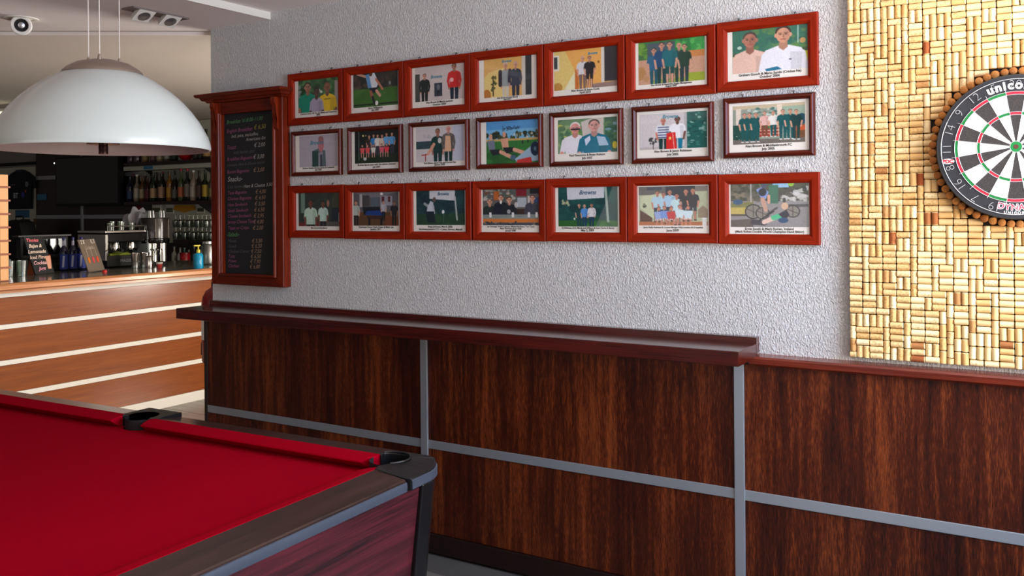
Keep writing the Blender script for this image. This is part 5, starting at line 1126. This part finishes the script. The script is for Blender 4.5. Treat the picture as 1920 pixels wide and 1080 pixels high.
# chrome tap column / grinder
p = at_z(305, 497, ZC); p.x -= .10
gc = thing('tap_column', 'tall chrome and black drinks dispenser column beside the coffee machine', 'dispenser', p)
gz = lambda py: at_x(305, py, p.x).z
z1, z2, z3 = gz(455), gz(447), gz(408)
MB().lathe([(.105, ZC), (.105, ZC + .025), (.09, ZC + .03)], c=(p.x, p.y, 0), n=28).build('base', M['black_dull'], gc, smooth=True)
for k, (dy, r) in enumerate(((-.085, .026), (-.03, .022), (.055, .036))):
    MB().lathe([(r, ZC + .028), (r * .95, z1)], c=(p.x + .03, p.y + dy, 0), n=18).build('column', M['chrome'], gc, smooth=True)
MB().lathe([(.115, z1), (.120, z1 + .02), (.120, z2), (.112, z2 + .006)], c=(p.x, p.y, 0), n=28).build('collar', M['dark_glassy'], gc, smooth=True)
MB().lathe([(.118, z2 + .006), (.122, z3 - .01), (.118, z3)], c=(p.x, p.y, 0), n=28).build('hopper', cmat((40, 36, 32), .15, .7), gc, smooth=True)
for a_ in (-.6, .5):
    MB().box((p.x + .119 * math.cos(a_) - .004, p.y + .119 * math.sin(a_) - .006, z2 + .01), (p.x + .119 * math.cos(a_) + .004, p.y + .119 * math.sin(a_) + .006, z3 - .012)).build('chrome_strip', M['chrome'], gc)
for dy in (-.085, -.03):
    MB().tube([(p.x + .05, p.y + dy, z1 - .05), (p.x + .11, p.y + dy, z1 - .06), (p.x + .115, p.y + dy, z1 - .10)], .008, 8).build('spout', M['chrome'], gc, smooth=True)
for k, (dy, dx) in enumerate(((-.075, .03), (-.02, .0), (.035, .03), (.085, 0))):
    lathe_thing('small_glass', '%s small glass upturned on the dispenser column, counted from the coffee machine' % ORD[k], 'glass', (p.x + dx, p.y + dy, z3 + .001), [('glass_wall', M['glass_frost'], [(.022, 0), (.017, .06), (.012, .062)], None)], 'glasses on the dispenser column')
p = at_z(299, 503, ZC)
lathe_thing('saucer_cup', 'tiny red and white cup at the foot of the chrome column', 'cup', p, [('cup_wall', cmat((196, 60, 60), .4), [(.016, 0), (.024, .035)], None), ('cup_rim', M['paper'], [(.024, .035), (.026, .05), (.023, .05)], None)])
p = at_z(346, 494, ZC)
lathe_thing('ashtray', 'small pale dish on the bar between column and soap bottle', 'dish', p, [('dish_bowl', M['glass_frost'], [(.03, 0), (.055, .025), (.05, .025), (.026, .006)], None)])
p = at_z(372, 503, ZC)
sb = lathe_thing('soap_bottle', 'clear pump bottle of blue liquid soap with a yellow pump on the bar', 'soap bottle', p, [('bottle_body', M['blue_soap'], [(.037, 0), (.039, .01), (.039, .105), (.03, .120), (.014, .126)], None), ('pump_collar', M['yellow'], [(.016, .126), (.016, .15), (.008, .154)], None), ('pump_stem', M['yellow'], [(.006, .154), (.006, .18)], None)])
MB().box((-.008, -.045, .178), (.008, .018, .190)).build('pump_head', M['yellow'], sb, world=False, bevel=.003)
p = at_z(390, 496, ZC)
lathe_thing('glass_jar', 'tall clear glass jar on the bar behind the soap bottle', 'jar', p, [('jar_wall', M['glass_frost'], [(.055, 0), (.058, .01), (.058, .16), (.045, .18), (.042, .175), (.053, .16), (.053, .014)], None), ('jar_lid', M['steel'], [(.046, .18), (.046, .20), (.01, .205)], None)])

# ------------------------------------------------------------------ back bar wall
XA = lambda px, Y=BY: at_y(px, 390, Y).x
def ZA(py, px, Y=BY): return at_y(px, py, Y).z
cx0, cx1 = XA(71), XA(262)
for k, (a_, b_) in enumerate(((cx0, XA(157) - .02), (XA(157) + .02, cx1))):
    for z0, z1 in ((0, ZA(410, 120)), (ZA(403, 120), ZA(336, 120)), (ZA(328, 120), 2.48)):
        MB().box((a_, BY - .02, z0), (b_, BY - .001, z1)).build('panel', M['panel_dark'], wb)
for py in (406.5, 332):
    z_ = ZA(py, 120); MB().box((cx0, BY - .024, z_ - .022), (cx1, BY - .001, z_ + .022)).build('strip', M['aluminium'], wb)
MB().box((XA(157) - .02, BY - .028, 0), (XA(157) + .02, BY - .001, 2.48)).build('post_strip', M['aluminium'], wb)
MB().box((XA(262) + .002, BY - .012, 1.20), (-6.2, BY - .001, 2.48)).build('back_panel', M['cream'], wb)
MB().box((XA(262) + .002, BY - .012, 0), (-6.2, BY - .001, 1.195)).build('back_panel', M['panel_dark'], wb)
# pin board and shirt on the grey wall
z_ = ZA(308, 30)
MB().box((-12.1, BY - .03, z_ - .018), (cx0 - .01, BY - .001, z_ + .018)).build('picture_rail', M['black_dull'], wb)
pbd = thing('pin_board', 'cream notice board on the far wall behind the hanging shirt', 'notice board', (-11.2, BY, ZA(445, 40)))
MB().box((-11.75, BY - .018, ZA(446, 40)), (cx0 - .02, BY - .001, ZA(314, 40))).build('board', M['cream'], pbd)
for px0, px1, py0, py1, c in ((32, 58, 394, 408, (60, 110, 150)), (42, 59, 411, 422, (60, 50, 46)), (66, 71, 410, 421, (110, 80, 50)), (11, 17, 330, 338, (120, 110, 60)), (11, 17, 345, 354, (110, 60, 40)), (11, 17, 362, 371, (130, 100, 60)), (11, 17, 380, 390, (90, 60, 50))):
    MB().box((XA(px0), BY - .022, ZA(py1, px0)), (XA(px1), BY - .0185, ZA(py0, px0))).build('pinned_picture', cmat(c, .7), pbd)
st = thing('hanging_shirt', 'dark navy sports shirt with white and blue lettering hanging on the far wall', 'shirt', (XA(46), BY - .05, ZA(392, 46)))
X0, X1, Zb, Zt = XA(20), XA(71.5), ZA(392, 46), ZA(319, 46); W_ = X1 - X0; H_ = Zt - Zb
pts = [(.10, 0), (.90, 0), (.92, .55), (1.0, .52), (1.0, .80), (.80, .93), (.66, .97), (.62, 1.0), (.38, 1.0), (.34, .97), (.18, .92), (0, .80), (0, .5), (.08, .54)]
MB().prism([(X0 + a_ * W_, BY - .055, Zb + b_ * H_) for a_, b_ in pts], (0, .03, 0)).build('shirt_cloth', cmat((16, 18, 36), .9), st, bevel=.006)
MB().prism([(X0 + a_ * W_, BY - .058, Zb + b_ * H_) for a_, b_ in ((.36, 1.01), (.64, 1.01), (.60, .95), (.5, .92), (.40, .95))], (0, .002, 0)).build('collar', cmat((40, 42, 60), .9), st)
text('lettering', 'BT', cmat((200, 200, 206), .7), st, (X0 + .36 * W_, BY - .0575, Zb + .34 * H_), .088, bold=.002)
MB().lathe([(.036, 0), (.036, .002)], c=(X0 + .62 * W_, BY - .0555, Zb + .36 * H_), axis='y', n=16).build('emblem', cmat((50, 60, 150), .7), st)
MB().lathe([(.016, 0), (.016, .002)], c=(X0 + .72 * W_, BY - .056, Zb + .45 * H_), axis='y', n=12).build('emblem', cmat((190, 90, 40), .7), st)
MB().lathe([(.034, 0), (.034, .002)], c=(X0 + .76 * W_, BY - .0555, Zb + .63 * H_), axis='y', n=14).build('emblem', cmat((120, 120, 130), .7), st)
text('lettering', 'macron', cmat((130, 130, 140), .7), st, (X0 + .26 * W_, BY - .0575, Zb + .63 * H_), .036)
# small things on the cladding
sk = tag(MB().box((XA(73.5), BY - .026, ZA(375, 80)), (XA(91), BY - .0205, ZA(364, 80))).build('sticker', cmat((50, 130, 170), .5), None), 'small light blue notice stuck to the dark panelling beside the shirt', 'notice')
# television on an arm
TY = 6.2
tv = thing('television', 'black wall mounted television on the dark panelling of the back bar', 'television', (at_y(168, 385, TY).x, TY, at_y(168, 385, TY).z))
tx0, tx1, tz0, tz1 = at_y(108, 340, TY).x, at_y(228, 340, TY).x, at_y(168, 386, TY).z, at_y(168, 292, TY).z
MB().box((tx0, TY - .03, tz0), (tx1, TY + .03, tz1)).build('case', M['black_dull'], tv, bevel=.006)
MB().box((tx0 + .02, TY - .0325, tz0 + .03), (tx1 - .02, TY - .031, tz1 - .02)).build('screen', M['dark_glassy'], tv)
MB().box(((tx0 + tx1) / 2 - .05, TY + .03, (tz0 + tz1) / 2 - .05), ((tx0 + tx1) / 2 + .05, BY - .03, (tz0 + tz1) / 2 + .05)).build('wall_arm', M['black_dull'], tv)
q = at_y(103, 306, BY - .03)
al = thing('small_wall_light', 'tiny bright white spot of light on the panelling by the television', 'light', (q.x, BY - .02, q.z))
MB().lathe([(.013, 0), (.013, .012), (.008, .016)], c=(q.x, BY - .021, q.z), axis='y', n=14).build('lamp_housing', M['steel'], al); MB().lathe([(.0095, .016), (.006, .021)], c=(q.x, BY - .021, q.z), axis='y', n=12).build('lamp_lens', mat('led', (255, 255, 250), .4, emit=(255, 255, 250), estr=1.5), al)
# shelves
SX1 = -6.4
SHELF = [(2.055, at_y(232, 300, BY - .25).x), (1.640, at_y(232, 374, BY - .25).x), (1.245, at_y(324, 445, BY - .25).x)]
SHT = []
SL = ['upper dark wooden bottle shelf on the back bar wall', 'middle dark wooden bottle shelf on the back bar wall', 'lowest dark wooden shelf of the back bar holding stacked glasses']
for (z_, xa), lb in zip(SHELF, SL):
    s_ = thing('bar_shelf', lb, 'shelf', ((xa + SX1) / 2, BY - .13, z_), 'back bar shelves'); SHT.append(s_)
    MB().box((xa, BY - .25, z_ - .035), (SX1, BY - .022, z_)).build('shelf_board', M['panel_dark'], s_, bevel=.002)
    for xb in (xa + .15, SX1 - .3, (xa + SX1) / 2):
        MB().prism([(xb, BY - .022, z_ - .036), (xb, BY - .18, z_ - .036), (xb, BY - .022, z_ - .13)], (.015, 0, 0)).build('bracket', M['black_dull'], s_)
vl = MB().box((XA(262) + .004, BY - .20, 2.055 - .080), (-6.4, BY - .024, 2.055 - .037)).build('light_valance', mat('valance', (196, 198, 184), .5), SHT[0])
MB().box((at_y(270, 314, BY - .2).x, BY - .204, 1.980), (at_y(287, 314, BY - .2).x, BY - .2005, 2.014)).build('valance_picture', cmat((60, 120, 160), .6), vl)
# pictures under the middle shelf
for k, (px0, px1, py0, py1, col, nm, lb, ct_) in enumerate(((262, 272, 378, 400, (150, 20, 34), 'pennant', 'red pennant under the middle shelf by the panelling', 'pennant'), (274, 282, 377, 402, (214, 210, 206), 'pennant', 'white pennant beside the red one under the middle shelf', 'pennant'), (333, 366, 378, 393, (214, 150, 40), 'scarf', 'orange cloth hanging under the middle shelf above the glasses', 'cloth'))):
    x0, x1, z0, z1 = XA(px0), XA(px1), ZA(py1, px0), min(1.600, ZA(py0, px0))
    o = MB().prism([(x0, BY - .03, z1), (x1, BY - .03, z1), (x1 + (.0 if k < 2 else .04), BY - .03, z0), ((x0 + x1) / 2, BY - .03, z0 - .03), (x0 - (.0 if k < 2 else .04), BY - .03, z0)], (0, .012, 0)).build(nm, cmat(col, .8), None)
    tag(o, lb, ct_)
for k, (px0, px1, py0, py1) in enumerate(((284, 304, 382, 400), (313, 328, 382, 400), (371, 386, 382, 399))):
    x0, x1, z0, z1 = XA(px0), XA(px1), ZA(py1, px0), ZA(py0, px0)
    f = thing('small_photo', '%s small pale photo pinned under the middle shelf, counted from the pennants' % ORD[k], 'photo', ((x0 + x1) / 2, BY - .012, z0), 'small photos under the shelf')
    MB().box((x0, BY - .018, z0), (x1, BY - .0125, z1)).build('paper', M['paper'], f); MB().box((x0 + .012, BY - .0195, z0 + .012), (x1 - .012, BY - .0182, z1 - .045)).build('picture', cmat((96, 104, 70), .6), f)
# bottles: middle shelf, front row then back row (x pixel, height, radius, glass, label, cap)
front = [(244, .27, .036, (16, 24, 60), (40, 70, 120), (30, 30, 50)), (257, .29, .036, (150, 140, 126), (214, 204, 184), (190, 186, 180)), (267, .28, .032, (110, 62, 26), (206, 186, 142), (60, 40, 30)), (277, .27, .034, (70, 12, 16), (110, 24, 30), (30, 20, 20)), (288, .30, .037, (26, 58, 34), (224, 180, 130), (40, 40, 40)), (303, .29, .038, (22, 24, 20), (196, 150, 120), (30, 30, 30)), (318, .31, .035, (150, 96, 22), (206, 150, 40), (50, 40, 30)), (328, .27, .030, (24, 20, 20), (120, 124, 112), (30, 26, 26)), (340, .33, .036, (86, 104, 66), (216, 110, 60), (150, 20, 24)), (352, .33, .036, (20, 26, 24), (150, 140, 130), (150, 16, 22)), (363, .31, .038, (170, 150, 140), (206, 190, 180), (196, 196, 196)), (374, .29, .034, (28, 20, 24), (90, 60, 54), (30, 26, 26)), (386, .31, .037, (16, 44, 24), (214, 180, 50), (26, 30, 24)), (396, .28, .028, (66, 64, 34), (130, 124, 70), (40, 40, 30))]
zsh = SHELF[1][0]
for k, (px, h, r, g, l, c_) in enumerate(front):
    x = at_y(px, 370, BY - .19).x
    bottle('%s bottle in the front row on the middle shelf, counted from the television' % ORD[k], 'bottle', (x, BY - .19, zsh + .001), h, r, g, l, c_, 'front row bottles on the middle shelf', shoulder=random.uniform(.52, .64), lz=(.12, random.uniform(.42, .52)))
for k in range(13):
    px = 250 + k * 11.2; x = at_y(px, 370, BY - .075).x; g = random.choice([(22, 24, 22), (20, 40, 26), (60, 34, 20), (110, 110, 96), (36, 22, 24)])
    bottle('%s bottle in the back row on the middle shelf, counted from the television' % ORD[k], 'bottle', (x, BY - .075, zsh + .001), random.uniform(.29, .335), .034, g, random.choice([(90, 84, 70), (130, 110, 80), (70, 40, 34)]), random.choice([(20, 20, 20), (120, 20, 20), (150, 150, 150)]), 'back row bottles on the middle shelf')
ztp = SHELF[0][0]
topr = [(246, .16, .04, (92, 70, 86), None, (110, 96, 110)), (258, .16, .04, (100, 76, 84), None, (120, 100, 110)), (273, .26, .034, (150, 124, 60), (180, 160, 90), (60, 50, 40)), (288, .25, .036, (110, 70, 90), (150, 100, 110), (90, 60, 70)), (300, .27, .036, (180, 166, 120), (206, 196, 160), (90, 80, 60)), (314, .27, .034, (110, 108, 100), (196, 196, 190), (200, 200, 200)), (327, .27, .036, (14, 34, 22), (30, 60, 40), (20, 20, 20)), (368, .28, .034, (34, 24, 26), (60, 40, 40), (20, 20, 20)), (377, .30, .03, (24, 26, 24), (70, 66, 56), (20, 20, 20)), (387, .31, .036, (44, 36, 26), (214, 170, 100), (20, 20, 20))]
for k, (px, h, r, g, l, c_) in enumerate(topr):
    x = at_y(px, 300, BY - .16).x
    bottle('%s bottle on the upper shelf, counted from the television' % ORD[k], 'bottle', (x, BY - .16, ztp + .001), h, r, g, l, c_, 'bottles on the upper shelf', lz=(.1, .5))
x = at_y(349, 300, BY - .15).x
lathe_thing('red_bowl', 'round dark red bowl between bottles on the upper shelf', 'bowl', (x, BY - .15, ztp + .001), [('bowl_wall', cmat((150, 10, 16), .4), [(.03, 0), (.075, .04), (.088, .10), (.086, .135), (.08, .135)], None), ('foot_ring', cmat((120, 10, 14), .4), [(.034, 0), (.034, .008)], None)])
# wine glasses in two tiers on the lowest shelf, and the dark backdrop beneath
zg = SHELF[2][0]
for row in range(2):
    for k in range(9):
        px = 330 + k * 8.2; x = at_y(px, 440, BY - .19 + .08 * ((k + row) % 2)).x
        lathe_thing('wine_glass', '%s stemmed glass in the %s tier of the glass stack, counted from the column' % (ORD[k], ('lower', 'upper')[row]), 'glass', (x, BY - .19 + .08 * ((k + row) % 2), zg + .001 + row * .124), [('bowl', M['glass_frost'], [(.030, 0), (.037, .035), (.034, .065), (.006, .08), (.005, .08), (.03, .06), (.033, .035), (.028, .0)], None), ('stem', M['glass'], [(.004, .078), (.004, .112), (.03, .118), (.03, .121)], None)], 'glasses stacked on the lowest shelf')
    if row == 0:
        o = thing('glass_tray', 'thin clear tray between the two tiers of stacked glasses', 'tray', (-7.6, BY - .14, zg + .1225))
        MB().box((at_y(324, 440, BY - .15).x, BY - .24, zg + .1225), (-6.9, BY - .03, zg + .1245)).build('tray_sheet', M['glass'], o); MB().box((at_y(324, 440, BY - .15).x, BY - .245, zg + .1225), (-6.9, BY - .2405, zg + .1275)).build('tray_edge', M['steel'], o)
# back counter below the shelves with small things on it
bc = thing('back_counter', 'dark back counter under the glass shelf behind the bar', 'counter', (-8.4, 6.0, 0))
MB().box((-10.6, 5.72, 0), (-6.4, BY - .03, .93)).build('cabinet', M['panel_dark'], bc); MB().box((-10.6, 5.68, .93), (-6.4, BY - .025, .97)).build('counter_top', M['black_dull'], bc, bevel=.003)
for k, (px, col, h, r) in enumerate(((327, (206, 200, 190), .20, .04), (338, (220, 220, 210), .19, .04), (346, (40, 160, 150), .19, .035), (354, (190, 190, 186), .17, .03), (364, (24, 40, 38), .2, .035), (390, (150, 140, 134), .18, .04))):
    p_ = at_y(px, 470, BY - .2); 
    bottle('%s small bottle on the back counter below the glasses, counted from the column' % ORD[k], 'bottle', (p_.x, BY - .2, .971), h, r * .8, col, (200, 200, 190) if k % 2 else None, (120, 120, 120), 'bottles on the back counter')
p_ = at_y(356, 470, BY - .3)
lathe_thing('red_tin', 'round red tin on the back counter behind the soap bottle', 'tin', (p_.x, BY - .36, .971), [('tin_wall', cmat((150, 16, 26), .35), [(.05, 0), (.05, .13), (.046, .135)], None), ('tin_lid', cmat((120, 10, 20), .35), [(.052, .135), (.052, .15), (.01, .153)], None)])
p_ = at_y(29, 440, 5.9)
bag = thing('dark_bag', 'dark rounded bag on the far back counter under the notice board', 'bag', (p_.x, 5.95, .971))
zb_ = at_y(29, 412, 5.95).z - .971
MB().loft([[(-.21 * s2, y_, 0), (.21 * s2, y_, 0), (.22 * s2, y_, zb_ * .6), (.16 * s2, y_, zb_ * .93), (0, y_, zb_), (-.16 * s2, y_, zb_ * .93), (-.22 * s2, y_, zb_ * .6)] for y_, s2 in ((-.09, .93), (-.05, 1), (.05, 1), (.09, .93))]).build('bag_body', M['black_dull'], bag, smooth=True, world=False)
MB().tube([(-.09, 0, zb_ * .95), (-.07, 0, zb_ * 1.0 + .04), (.07, 0, zb_ * 1.0 + .04), (.09, 0, zb_ * .95)], .009, 8).build('handle', M['black_dull'], bag, smooth=True, world=False)

# ------------------------------------------------------------------ lettering becomes plain mesh objects
bpy.context.view_layer.update()
dg = bpy.context.evaluated_depsgraph_get()
for o in [o for o in S.objects if o.type == 'FONT']:
    me = bpy.data.meshes.new_from_object(o.evaluated_get(dg)); nm = o.name.split('.')[0]
    par, mb_ = o.parent, o.matrix_basis.copy(); kd = {k: o[k] for k in o.keys()}
    bpy.data.objects.remove(o)
    n = bpy.data.objects.new(nm, me); COL.objects.link(n); n.parent = par; n.matrix_basis = mb_
